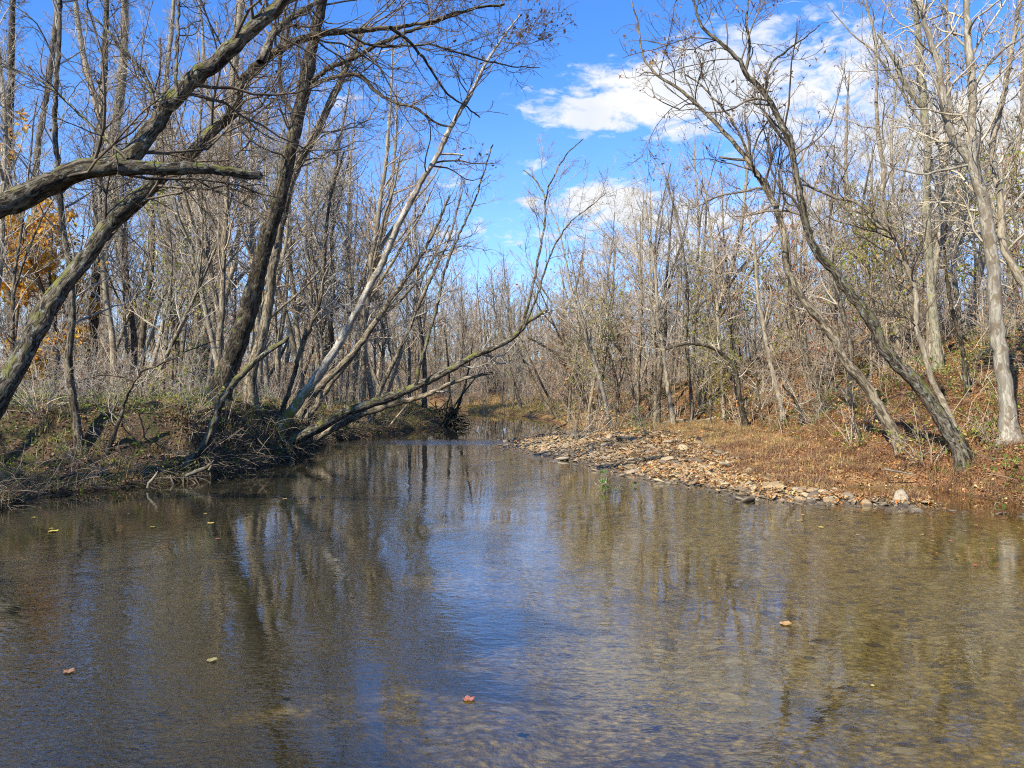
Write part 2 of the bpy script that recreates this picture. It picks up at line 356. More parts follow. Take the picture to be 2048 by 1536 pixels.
m, q, b = base_mat('earth', .95, .1)
z = q.n('ShaderNodeAttribute', attribute_name='zone'); zs = q.n('ShaderNodeSeparateColor', {0: z.outputs['Color']})
g = q.n('ShaderNodeNewGeometry').outputs['Position']
pz = q.n('ShaderNodeSeparateXYZ', {0: g})
big = q.noise(g, .5, 4, .6); med = q.noise(g, 3, 4, .65); fin = q.noise(g, 26, 3, .7)
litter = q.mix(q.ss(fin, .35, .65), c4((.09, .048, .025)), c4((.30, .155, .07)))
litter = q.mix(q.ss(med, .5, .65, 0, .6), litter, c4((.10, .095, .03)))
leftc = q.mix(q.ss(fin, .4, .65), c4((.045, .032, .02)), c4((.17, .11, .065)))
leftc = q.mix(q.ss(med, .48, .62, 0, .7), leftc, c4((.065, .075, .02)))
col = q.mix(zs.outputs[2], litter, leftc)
col = q.mix(q.m('MULTIPLY', zs.outputs[1], q.ss(med, .3, .5)), col, q.mix(fin, c4((.20, .11, .045)), c4((.42, .27, .12))))
vor = q.n('ShaderNodeTexVoronoi', {'Vector': q.mapping(g, (1, 1.4, 1)), 'Scale': 9.0, 'Randomness': 1.0})
vd = vor.outputs['Distance']; vcol = q.n('ShaderNodeSeparateColor', {0: vor.outputs['Color']}).outputs[0]
peb = q.mix(vcol, c4((.16, .11, .07)), c4((.42, .32, .2))); peb = q.mix(q.ss(vd, .3, .6), peb, c4((.06, .04, .025)))
col = q.mix(zs.outputs[0], col, peb)
# stream bed: algae-golden gravel, and silt painted darker for light lost in deeper water
bedn = q.noise(q.mapping(g, (.55, 1, 1)), .55, 5, .6, .5)
gold = q.mix(q.ss(q.noise(g, 12, 4, .7), .35, .65), c4((.17, .115, .022)), c4((.50, .36, .09)))
gold = q.mix(q.ss(vd, .25, .55, 0, .45), gold, c4((.05, .038, .02)))
silt_depth_tone = q.mix(q.ss(fin, .3, .7), c4((.026, .027, .021)), c4((.075, .068, .045)))
side = q.m('ADD', q.ss(pz.outputs[0], -3.5, 3.0, -.24, .26), bedn)
cob = q.n('ShaderNodeTexVoronoi', {'Vector': q.mapping(g, (1, 1.3, 1)), 'Scale': 3.2, 'Randomness': 1.0}); cobc = q.n('ShaderNodeSeparateColor', {0: cob.outputs['Color']}).outputs[0]
gold = q.mix(q.m('MULTIPLY', q.ss(cobc, .55, .75), q.ss(cob.outputs['Distance'], .42, .25)), gold, c4((.38, .30, .14)))
gold = q.mix(q.m('MULTIPLY', q.ss(cobc, .35, .2), q.ss(cob.outputs['Distance'], .45, .3)), gold, c4((.07, .05, .03)))
bedc = q.mix(q.ss(side, .36, .58), silt_depth_tone, gold)
bedc = q.mix(q.ss(q.noise(q.mapping(g, (.6, 1, 1), loc=(9, 2, 0)), .9, 4, .6, .8), .55, .68, 0, .7), bedc, c4((.05, .045, .02)))
a_ = z.outputs['Alpha']
col = q.mix(a_, col, bedc)
wet = q.ss(pz.outputs[2], .10, .0)
col = q.mix(q.m('MULTIPLY', wet, .45), col, c4((.02, .015, .01)))
q.set(b, 'Base Color', col); q.set(b, 'Roughness', q.m('MULTIPLY_ADD', wet, -.4, .95))
q.set(b, 'Normal', q.n('ShaderNodeBump', {'Strength': .8, 'Distance': .04, 'Height': q.m('ADD', q.m('MULTIPLY', vd, -.6), q.noise(g, 14, 5, .7))}))
M_GROUND = m
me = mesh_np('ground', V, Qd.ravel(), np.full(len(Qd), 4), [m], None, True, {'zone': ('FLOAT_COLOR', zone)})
tag(link('ground', me), kind='structure')

# water: one sheet at z = 0
m = bpy.data.materials.new('river_water'); m.use_nodes = True; q = NT(m.node_tree)
g = q.n('ShaderNodeNewGeometry').outputs['Position']; ps = q.n('ShaderNodeSeparateXYZ', {0: g})
# ripple strength by place: riffle near the bar tip, glassy reach upstream, patchy flow near the camera
yv = ps.outputs[1]
calm = q.ss(yv, 37, 34.5, .06, 1.0)
patch = q.ss(q.noise(q.mapping(g, (.9, .35, 1)), .45, 3, .5, .6), .38, .62, .22, 1.6)
amp = q.m('MULTIPLY', q.m('MULTIPLY', calm, patch), q.ss(yv, 3, 20, 1.15, .42))
w1 = q.noise(q.mapping(g, (1.1, 2.0, 1), rot=(0, 0, .25)), 5.0, 1, .4, .7)
w2 = q.noise(q.mapping(g, (1.0, 1.9, 1), rot=(0, 0, -.35)), 14, 1, .4, .8)
w3 = q.noise(q.mapping(g, (1.0, 1.5, 1), rot=(0, 0, .1)), 1.3, 1, .5, .3)
rif = q.m('MULTIPLY', q.ss(q.m('ABSOLUTE', q.m('SUBTRACT', yv, 34.2)), 2.4, .3), q.noise(q.mapping(g, (.6, 2.5, 1)), 5, 3, .6))
hgt = q.m('ADD', q.m('ADD', q.m('MULTIPLY', w1, .45), q.m('MULTIPLY', w2, .17)), q.m('MULTIPLY', w3, .8))
hgt = q.m('ADD', q.m('MULTIPLY', hgt, amp), q.m('MULTIPLY', rif, 2.0))
bp = q.n('ShaderNodeBump', {'Strength': 1.0, 'Distance': .0085, 'Height': hgt})
inc = q.n('ShaderNodeNewGeometry').outputs['Incoming']
dt = q.m('ABSOLUTE', q.n('ShaderNodeVectorMath', {0: inc, 1: bp.outputs[0]}, operation='DOT_PRODUCT').outputs['Value'])
fr = q.m('MULTIPLY_ADD', q.m('POWER', q.m('SUBTRACT', 1.0, dt, clamp=True), 4.0), .93, .07, clamp=True)
gl = q.n('ShaderNodeBsdfGlossy', {'Color': (1, 1, 1, 1), 'Roughness': .008, 'Normal': bp})
tr = q.n('ShaderNodeBsdfTransparent', {'Color': (.88, .85, .69, 1)})
mx = q.n('ShaderNodeMixShader', {0: fr, 1: tr, 2: gl}); q.n('ShaderNodeOutputMaterial', {'Surface': mx})
wx = np.array([-160., 120.]); Vw = np.array([(-160, -60, 0), (160, -60, 0), (160, 110, 0), (-160, 110, 0)], float)
me = mesh_np('water', Vw, [0, 1, 2, 3], [4], [m], None, False); tag(link('water', me), kind='structure')

def ground_hit(px, py, y0=12., y1=120.):
    Ys = np.arange(y0, y1, .05); X = (px - 1024) / F * Ys; Z = CAMZ + (768 - py) / F * Ys
    h = np.maximum(H(X, Ys, False), 0); k = np.nonzero(h >= Z)[0]
    return Ys[k[0]] if len(k) else y1

# ---------------------------------------------------------------- trees
def branches(g, stems, rng, dens=1., lmax=3.6, tw=1.25, tmin=.25, ang=(30, 62), up=.07, leaf=0., leafsize=.06, rend=.0042, minr=.0, lv=4, wob=.21, stemmat=0, twigmat=1, leafmat_i=2, sag=0., fine=1., rmax=.034):
    """stems: list of (pts (n,3), radii (n,), tmin) ; adds branches, twigs and leaves to g"""
    K0 = 14; Ps, Rs = [], []; tips = []
    L1 = []
    for st in stems:
        p, r = st[0], st[1]; t0 = st[2] if len(st) > 2 else tmin
        s = np.linspace(0, 1, len(p)); k = np.linspace(0, 1, 40)
        pp = np.stack([np.interp(k, s, p[:, a]) for a in range(3)], -1)[None]; rr = np.interp(k, s, r)[None]
        S0, D, L, r0, t = spawn(pp, rr, 2.3 * dens, t0, .99, ang, .42, .45, rng, .5, lmax, .5, .55)
        L1.append((S0, D, L, np.clip(r0, .007, rmax)))
    S0, D, L, r0 = [np.concatenate([a[i] for a in L1]) for i in range(4)]
    P1, R1 = grow(S0, D, L, r0, 9, wob, up, rng, rend * 1.6, sag * .5)
    v, f, bk = tubes(P1, R1, 4); g.add(v, f, twigmat, bk)
    S0, D, L, r0, t = spawn(P1, R1, 2.6 * tw, .15, 1., (25, 65), .42, .6, rng, .25, 2.0, .5, .5)
    P2, R2 = grow(S0, D, L, np.clip(r0, .004, .02), 6, wob, up, rng, rend * 1.2, sag)
    v, f, bk = tubes(P2, R2, 3); g.add(v, f, twigmat, bk)
    S0, D, L, r0, t = spawn(P2, R2, 4.2 * tw * fine, .1, 1., (25, 60), .42, .7, rng, .14, .9, .5, .4)
    P3, R3 = grow(S0, D, L, np.clip(r0, rend, .009), 4, wob, up, rng, rend * .8, sag)
    v, f, bk = tubes(P3, R3, 3); g.add(v, f, twigmat, bk)
    allp = P3
    if lv > 3:
        S0, D, L, r0, t = spawn(P3, R3, 5.5 * tw * fine, .15, 1., (25, 60), .45, .8, rng, .08, .4, .5, .4)
        P4, R4 = grow(S0, D, L, np.full(len(L), rend * .8), 3, wob, up, rng, rend * .6, sag)
        v, f, bk = tubes(P4, R4, 3); g.add(v, f, twigmat, bk); allp4 = P4
    if leaf > 0:
        pts = np.concatenate([allp[:, -1], allp[:, 2]]) if lv <= 3 else np.concatenate([P4[:, -1], P3[:, -1]])
        n = int(len(pts) * min(leaf, 1)); C = pts[rng.choice(len(pts), n, replace=False)]
        # leaves cling in patches
        if leaf < .9: C = C[(lump(C[:, 0] * 1.0, C[:, 2] * 1.1, 2.6, 1) + rng.uniform(-.5, .5, len(C))) > .0]
        if leaf > 1: C = np.concatenate([C + rng.normal(0, .12, C.shape) for _ in range(int(leaf))])
        v, f = leafquads(C, leafsize, rng); g.add(v, f, leafmat_i)
    return P1

HEROES = []
def hero(name, label, stems, Y=None, bark_=M_BARK, tw_=T_GREY, lf=LF_DARK, seed=0, cat='tree', flare=1.25, group=None, crown=True, depthlean=0., sides=14, rough=.12, **kw):
    """stems: list of dicts(p=[(px,py)..], w=(w0,w1) widths in photo pixels, Y=optional, t=start of branches)"""
    rng = np.random.default_rng(1000 + seed)
    b0 = stems[0]['p'][0]
    if Y is None: Y = ground_hit(b0[0], b0[1])
    base = P(b0[0], b0[1], Y)
    root = empty(name, base); tag(root, label, cat, group)
    gt = Geo(); gc = Geo(); sts = []
    for si, s in enumerate(stems):
        pts = np.array(s['p'], float); n = len(pts)
        d = np.concatenate([[0], np.cumsum(np.hypot(*np.diff(pts, axis=0).T))]); d /= d[-1]
        yy = s.get('Y', Y) + s.get('dy', depthlean) * d + (np.array(s['off']) if 'off' in s else 0)
        W = np.array([P(a, b_, y_) for (a, b_), y_ in zip(pts, np.broadcast_to(yy, (n,)))])
        ws = s['w']; wr = .92 * np.interp(d, np.linspace(0, 1, len(ws)), ws) / 2 / F * yy
        if si == 0 and flare:
            dr0 = unit(W[1] - W[0]); W = np.concatenate([[W[0] - dr0 * .25 - np.array([0, 0, .45])], W]); wr = np.concatenate([[wr[0] * flare], wr]); wr[1] *= 1 + (flare - 1) * .5
        p, r = spline(W, wr, .16)
        if si == 0 and flare:
            ds_ = np.concatenate([[0], np.cumsum(np.linalg.norm(np.diff(p, axis=0), axis=1))]); r = r * (1 + .75 * np.exp(-np.maximum(ds_ - .45, 0) / .28))
        sl_ = np.linspace(0, 1, len(r))
        for _ in range(5): c_ = rng.uniform(.08, .95); r = r * (1 + rng.uniform(.06, .2) * np.exp(-((sl_ - c_) / rng.uniform(.008, .02)) ** 2))
        jit = rng.standard_normal(p.shape) * .012; jit[0] = 0; p = p + jit
        v, f, bk = tubes(p[None] - base, r[None], sides, rough, rng); gt.add(v, f, 0, bk)
        if s.get('cut'):                                              # a broken end: close it with a ragged cap
            c = (v[-sides:].mean(0) + unit(p[-1] - p[-2]) * r[-1] * .6)[None]; off = len(v) - sides
            vv = np.concatenate([v[-sides:], np.repeat(c, sides, 0) + rng.normal(0, r[-1] * .15, (sides, 3))]); j = np.arange(sides)
            gt.add(vv, np.stack([j, (j + 1) % sides, (j + 1) % sides + sides, j + sides], -1), 0, np.concatenate([bk[-sides:]] * 2))
        if s.get('br', True): sts.append((p - base, r, s.get('t', kw.get('tmin', .3))))
    o = link('trunk', gt.mesh('trunk', [bark_], True, True), root)
    if crown and sts:
        branches(gc, sts, rng, **kw)
        o = link('crown', gc.mesh('crown', [bark_, tw_, lf], True, True), root)
    HEROES.append((root, Y)); return root

# --- left bank, near: two great trunks leaning out over the water
hero('leaning_tree', 'thick mossy forked trunk leaning over the river, with a long broken stub',
     [dict(p=[(-520, 930), (-430, 760), (-320, 600), (-180, 480), (-60, 432), (20, 405), (70, 380), (120, 357), (170, 338), (225, 330), (262, 310), (300, 262), (345, 200), (400, 148), (450, 108), (500, 62), (560, 5), (620, -60), (700, -150)],
           w=(64, 60, 56, 54, 50, 44, 38, 32, 26, 18), t=.52),
      dict(p=[(235, 332), (285, 335), (335, 336), (400, 334), (450, 342), (520, 351)], w=(34, 26, 23, 19, 17), br=False, cut=True),
      dict(p=[(352, 200), (353, 130), (356, 60), (362, -40)], w=(7, 6, 4), t=.1),
      dict(p=[(310, 215), (290, 150), (255, 110), (215, 60), (170, 20)], w=(9, 6, 3), t=.1),
      dict(p=[(255, 318), (180, 250), (120, 190), (60, 150), (0, 130)], w=(8, 5, 3), t=.1)],
     Y=14.0, bark_=M_MOSSY, tw_=T_DARK, seed=1, lmax=3.4, dens=1.3, tw=1.4, leaf=.05, leafsize=.05, rough=.2, depthlean=.8, sides=20, sag=.03)
hero('leaning_tree', 'long furrowed trunk leaning over the river behind the broken stub, limbs arching high',
     [dict(p=[(-90, 960), (-30, 850), (12, 775), (60, 682), (110, 594), (170, 518), (233, 432), (290, 385), (333, 345), (383, 305), (433, 255), (470, 218), (480, 172), (520, 125), (583, 87), (640, 68), (700, 63), (780, 55), (850, 45), (930, 20), (1010, 8)],
           w=(50, 46, 42, 38, 34, 30, 26, 20, 15, 10, 7, 5), t=.35),
      dict(p=[(520, 125), (552, 62), (590, 30), (640, 0), (700, -50)], w=(16, 14, 10, 7), t=.1),
      dict(p=[(780, 55), (812, 78), (838, 105), (862, 140), (880, 170), (905, 195), (935, 215), (960, 235)], w=(8, 6, 4, 3), t=.1),
      dict(p=[(690, 62), (740, 90), (800, 92), (860, 90), (930, 110), (1010, 130), (1080, 135)], w=(6, 5, 4, 2), t=.2)],
     Y=17.5, bark_=M_MOSSY, tw_=T_DARK, seed=2, lmax=3.2, dens=1.4, tw=1.4, leaf=.10, leafsize=.055, depthlean=2.5, rough=.17, sides=18, sag=.06)
# --- the dark upright pair in the middle of the left bank
hero('dark_tree', 'big dark slightly leaning trunk on the left bank with moss at its foot',
     [dict(p=[(432, 812), (452, 745), (478, 680), (503, 600), (530, 490), (560, 390), (588, 270), (608, 175), (625, 85), (645, 0), (665, -90), (700, -180)], w=(46, 40, 34, 30, 27, 24, 20, 14), t=.45),
      dict(p=[(612, 178), (650, 160), (720, 152), (752, 182), (790, 205), (835, 218), (870, 245), (905, 255)], w=(9, 8, 6, 4), t=.25),
      dict(p=[(615, 170), (660, 135), (700, 118), (760, 88), (820, 62), (880, 40), (950, 18)], w=(11, 10, 7, 4), t=.25),
      dict(p=[(595, 240), (565, 190), (560, 120), (580, 50), (600, -20)], w=(10, 8, 5), t=.2)],
     bark_=M_DARK, tw_=T_DARK, seed=3, lmax=3.2, dens=.85, leaf=.08, leafsize=.06, flare=1.5, sides=16)
hero('grey_tree', 'mottled grey trunk standing just behind and beside the big dark one',
     [dict(p=[(500, 805), (503, 745), (523, 678), (537, 612), (547, 530), (562, 450), (588, 350), (640, 250), (690, 140), (730, 50)], w=(26, 22, 20, 18, 15, 10), t=.4)],
     bark_=M_MID, tw_=T_GREY, seed=4, lmax=3.0, dens=.8)
hero('pale_tree', 'tall straight pale trunk rising behind the left bank beside the big dark tree',
     [dict(p=[(412, 775), (425, 690), (435, 560), (441, 440), (452, 330), (462, 230), (470, 120), (482, 0), (490, -120)], w=(36, 25, 22, 20, 16, 12), t=.45),
      dict(p=[(452, 330), (430, 250), (410, 160), (405, 60), (395, -30)], w=(10, 8, 4), t=.2)],
     bark_=M_PALE, tw_=T_GREY, seed=5, lmax=3.6, dens=.8, flare=1.5)
# --- trees at the left margin
hero('dark_tree', 'dark straight trunk standing at the very edge of the view behind the leaning mossy trunk',
     [dict(p=[(22, 712), (17, 560), (15, 400), (20, 200), (25, 0), (28, -120)], w=(20, 17, 14, 10), t=.35)], bark_=M_DARK, tw_=T_DARK, seed=6, lmax=3.4)
hero('dark_tree', 'dark trunk with pale lichen rising from the litter behind the long furrowed leaning trunk',
     [dict(p=[(182, 795), (184, 700), (190, 600), (193, 520), (196, 400), (203, 250), (210, 100), (215, -60)], w=(19, 17, 15, 13, 9), t=.35)], bark_=M_DARK, tw_=T_DARK, seed=7, lmax=3.2)
hero('ivy_tree', 'slim bark-peeling trunk close to the left waterline with ragged lower stem',
     [dict(p=[(160, 905), (147, 800), (137, 730), (143, 645), (143, 560), (128, 470), (120, 380), (110, 240), (118, 90), (120, -60)], w=(17, 14, 12, 10, 8), t=.3)], bark_=M_BARK, tw_=T_GREY, seed=8, lmax=2.6, leaf=.06)
hero('grey_tree', 'grey trunk near the left edge, bare and branching low over the orange tree',
     [dict(p=[(92, 748), (86, 650), (76, 560), (70, 420), (75, 300), (95, 180), (110, 60), (120, -40)], w=(17, 14, 12, 9), t=.3)], bark_=M_BARK, tw_=T_GREY, seed=9, lmax=3.0)
hero('grey_tree', 'grey trunk with a swollen foot, the wider of a close pair behind the left bank',
     [dict(p=[(216, 735), (207, 640), (203, 560), (212, 430), (225, 300), (245, 150), (250, 0), (250, -100)], w=(26, 21, 17, 12), t=.35)], bark_=M_MID, tw_=T_GREY, seed=10, lmax=3.4, flare=1.5)
hero('pale_tree', 'pale trunk curving gently upward between the close pair and the straight pale tree',
     [dict(p=[(274, 725), (266, 650), (256, 590), (240, 520), (232, 420), (222, 310), (190, 200), (165, 100), (150, 0)], w=(20, 16, 13, 9), t=.35)], bark_=M_PALE, tw_=T_GREY, seed=11, lmax=3.0)
hero('pale_tree', 'thin upright pale tree with even grey bark left of the straight pale trunk',
     [dict(p=[(328, 712), (331, 600), (330, 480), (322, 330), (330, 180), (345, 40), (350, -60)], w=(15, 13, 10, 7), t=.3)], bark_=M_PALE, tw_=T_GREY, seed=12, lmax=3.2)
hero('crooked_tree', 'thin dark crooked stem slanting up across the pale trunks on the left bank',
     [dict(p=[(226, 742), (240, 690), (268, 650), (300, 620), (335, 582), (375, 545), (420, 508), (450, 470)], w=(13, 10, 8, 6, 4), t=.3)], bark_=M_DARK, tw_=T_DARK, seed=13, lmax=2.2, leaf=.06)
hero('sapling', 'small sapling on the left bank with pale twigs sprayed sideways',
     [dict(p=[(215, 915), (232, 860), (248, 810), (265, 770), (282, 742)], w=(9, 7, 4), t=.3),
      dict(p=[(280, 745), (330, 725), (380, 700), (440, 680)], w=(4, 3, 1.5), t=.1), dict(p=[(270, 765), (220, 750), (160, 760)], w=(4, 3, 1.5), t=.1)],
     bark_=M_DARK, tw_=T_PALE, lf=LF_DRY, seed=14, lmax=2.0, dens=1.6, tw=1.3, leaf=.05, ang=(50, 85), up=-.01)
hero('curved_tree', 'mossy trunk bending up over the water and ending in a dark broken top',
     [dict(p=[(372, 932), (398, 908), (420, 868), (434, 825), (450, 792), (475, 758), (500, 733), (535, 705), (577, 674)], w=(20, 17, 16, 14, 11, 8), cut=True, t=.7)],
     bark_=M_MOSSY, tw_=T_GREY, seed=15, lmax=1.4, dens=.5, flare=1.3)
# --- the cluster in the middle
hero('leaning_sycamore', 'long straight white-barked trunk leaning across the sky, mossy foot, short stub',
     [dict(p=[(552, 864), (580, 828), (606, 790), (635, 752), (672, 696), (719, 612), (740, 572), (765, 525), (792, 460), (820, 405), (850, 352), (877, 308), (900, 258), (938, 195), (970, 130), (1002, 80), (1040, 32)], w=(26, 21, 17, 15, 14, 13, 11, 9, 6, 3), t=.62),
      dict(p=[(877, 310), (900, 308), (925, 310)], w=(5, 4), br=False, cut=True)],
     bark_=M_SYC, tw_=T_DARK, lf=LF_DARK, seed=16, lmax=3.0, dens=1.0, ang=(35, 75), leaf=.3, leafsize=.09)
hero('leaning_tree', 'grey-brown leaning trunk beside the foot of the white-barked one, with a twin close below',
     [dict(p=[(594, 846), (621, 797), (645, 768), (682, 732), (720, 690), (760, 630), (810, 560), (865, 470), (900, 390)], w=(17, 15, 12, 8, 5), t=.4)], bark_=M_MID, tw_=T_GREY, seed=18, lmax=2.6)
hero('leaning_tree', 'lowest and thinnest leaning stem of the clump, just above the fallen trunk',
     [dict(p=[(608, 850), (636, 808), (670, 756), (700, 720), (745, 650), (800, 600), (850, 540), (900, 450)], w=(12, 11, 9, 6, 4), t=.4)], bark_=M_MID, tw_=T_TAN, seed=17, lmax=2.4)
hero('thin_tree', 'thin leaning stem rising fanwise from the clump beside the mossy stout one',
     [dict(p=[(560, 845), (585, 760), (605, 690), (640, 600), (650, 500), (660, 400), (690, 300)], w=(10, 9, 7, 4), t=.3)], bark_=M_BARK, tw_=T_GREY, seed=19, lmax=2.6)
hero('fallen_trunk', 'long mossy half-fallen trunk reaching low over the river with upright shoots',
     [dict(p=[(572, 895), (610, 868), (650, 848), (690, 825), (740, 808), (800, 787), (850, 764), (900, 740), (950, 711), (1000, 690), (1035, 668), (1055, 645), (1092, 621)], w=(26, 24, 21, 18, 16, 13, 11, 7), cut=True, t=.6),
      dict(p=[(1038, 664), (1052, 625), (1066, 570), (1078, 510), (1090, 440), (1092, 395), (1112, 345), (1137, 305), (1166, 278)], w=(6.5, 5.5, 5, 4, 3, 2), t=.2),
      dict(p=[(1050, 650), (1075, 590), (1090, 540), (1110, 490), (1145, 440), (1185, 410), (1212, 385)], w=(5, 4, 3, 1.5), t=.25),
      dict(p=[(1092, 400), (1078, 370), (1060, 350), (1048, 340)], w=(4, 3, 2), t=.1), 
      dict(p=[(832, 768), (842, 720), (858, 670), (872, 620), (884, 565), (898, 515), (925, 455), (950, 400), (972, 330), (985, 290)], w=(8, 7, 5.5, 4, 2.5), t=.3)],
     bark_=M_MOSSY, tw_=T_GREY, seed=20, lmax=2.0, dens=.95, flare=1.2, depthlean=1.0)
hero('fallen_trunk', 'slimmer pale-sided fallen trunk lying just under the long mossy one',
     [dict(p=[(600, 898), (640, 872), (680, 850), (740, 822), (800, 805), (850, 790), (895, 770), (930, 757), (985, 745)], w=(17, 15, 13, 10, 6), cut=True, t=.6)],
     bark_=M_MID, tw_=T_GREY, seed=21, lmax=.9, dens=.35, flare=1.1)
hero('thin_tree', 'slender leaning tree beyond the fallen trunk on the left bank, half hidden by twigs',
     [dict(p=[(742, 840), (760, 780), (790, 720), (820, 650), (860, 560), (900, 470), (925, 380)], w=(12, 10, 7, 3), t=.3)], bark_=M_MID, tw_=T_GREY, seed=22, lmax=2.6)
# --- right bank
hero('leaning_tree', 'slimmer leaning trunk on the right bank, with a cut stub on its upper stem',
     [dict(p=[(1803, 899), (1766, 829), (1733, 772), (1693, 725), (1666, 675), (1626, 622), (1593, 579), (1574, 530), (1566, 460), (1550, 415), (1538, 383), (1512, 343), (1486, 310), (1459, 277), (1432, 247), (1392, 207), (1360, 180), (1312, 147), (1285, 112), (1278, 60), (1262, 0)],
           w=(24, 21, 18, 15, 12, 10, 8, 5, 3), t=.5),
      dict(p=[(1490, 320), (1465, 318), (1438, 314)], w=(6, 5), br=False, cut=True),
      dict(p=[(1540, 400), (1500, 320), (1470, 250), (1420, 190), (1390, 160), (1370, 150)], w=(7, 5, 3), t=.2),
      dict(p=[(1310, 147), (1290, 145), (1278, 150)], w=(4, 2.5), br=False, cut=True)],
     bark_=M_MID, tw_=T_DARK, lf=LF_DRY, seed=30, lmax=2.6, dens=1.3, leaf=.34, leafsize=.065, up=.10)
hero('leaning_tree', 'heavy mossy leaning trunk on the right bank that arches up into the sky',
     [dict(p=[(1929, 922), (1899, 862), (1866, 812), (1833, 765), (1796, 729), (1763, 692), (1749, 652), (1719, 612), (1693, 579), (1666, 539), (1639, 512), (1613, 450), (1599, 383), (1589, 333), (1579, 283), (1559, 240), (1529, 187), (1493, 150), (1478, 120), (1433, 80), (1403, 50), (1390, 10), (1385, -50)],
           w=(32, 29, 27, 23, 18, 15, 13, 12, 10, 6, 4), t=.5),
      dict(p=[(1490, 145), (1500, 90), (1492, 40), (1500, -20)], w=(8, 5, 3), t=.1), dict(p=[(1530, 188), (1540, 130), (1590, 90), (1640, 50)], w=(6, 4, 2), t=.1)],
     bark_=M_MOSSY, tw_=T_DARK, lf=LF_DRY, seed=31, lmax=2.6, dens=1.2, leaf=.34, leafsize=.065, up=.10, flare=1.35)
hero('contorted_tree', 'thin pale crooked stem hugging the heavy leaning trunk, its dark top twisting sideways',
     [dict(p=[(1912, 868), (1897, 830), (1884, 800), (1863, 755), (1846, 699), (1831, 645), (1833, 595), (1826, 562), (1806, 522), (1796, 483), (1779, 463), (1753, 450), (1719, 407), (1676, 397), (1633, 380), (1590, 366)], w=(14, 13, 12, 10, 8, 6, 4), t=.35)],
     bark_=M_PALE, tw_=T_DARK, lf=LF_DRY, seed=32, lmax=2.2, dens=1.2, leaf=.1)
hero('birch', 'big white-mottled trunk standing alone on the leafy slope, forking high',
     [dict(p=[(2019, 879), (2013, 800), (2003, 729), (1993, 645), (1986, 530), (1976, 460), (1966, 400), (1948, 345), (1941, 310), (1944, 250), (1944, 167), (1936, 83), (1933, 0), (1930, -100)], w=(34, 30, 28, 25, 21, 17, 14, 9), t=.4),
      dict(p=[(1941, 325), (1916, 287), (1896, 247), (1883, 167), (1873, 117), (1850, 50), (1828, -20), (1800, -90)], w=(17, 14, 11, 8), t=.2),
      dict(p=[(1935, 330), (1890, 340), (1850, 348), (1800, 340), (1750, 320)], w=(6, 4, 2), t=.2),
      dict(p=[(1944, 180), (1975, 130), (2020, 90), (2080, 50)], w=(8, 6, 3), t=.2)],
     bark_=M_WHITE, tw_=T_PALE, lf=LF_DRY, seed=33, lmax=2.4, dens=1.3, leaf=.10, wob=.26, flare=1.35)
hero('lichen_tree', 'straight trunk yellow with lichen rising from the right hillside, pale forked limb at its top',
     [dict(p=[(1876, 740), (1870, 660), (1859, 545), (1853, 400), (1856, 300), (1846, 200), (1839, 100), (1829, 0), (1825, -90)], w=(20, 17, 15, 13, 9), t=.35),
      dict(p=[(1845, 215), (1816, 177), (1789, 123), (1756, 67)], w=(11, 9, 5), t=.3)],
     bark_=M_LICHEN, tw_=T_GREY, lf=LF_DRY, seed=34, lmax=3.0, leaf=.12)
hero('thin_tree', 'thin pale trunk left of the yellow-lichened one on the right hillside',
     [dict(p=[(1800, 735), (1788, 640), (1772, 500), (1766, 400), (1766, 333), (1759, 283), (1753, 217), (1753, 150), (1749, 73), (1730, 0)], w=(14, 12, 10, 7, 4), t=.3)],
     bark_=M_PALE, tw_=T_GREY, lf=LF_DRY, seed=35, lmax=2.8, leaf=.12)
hero('pale_tree', 'pale trunk entering at the edge above the slope with a crooked outer limb',
     [dict(p=[(2085, 800), (2070, 680), (2050, 580), (2010, 500), (2000, 400), (1985, 300), (2010, 180), (2030, 60), (2050, -40)], w=(20, 16, 12, 7), t=.3)],
     bark_=M_PALE, tw_=T_PALE, lf=LF_DRY, seed=36, lmax=3.0, leaf=.06)
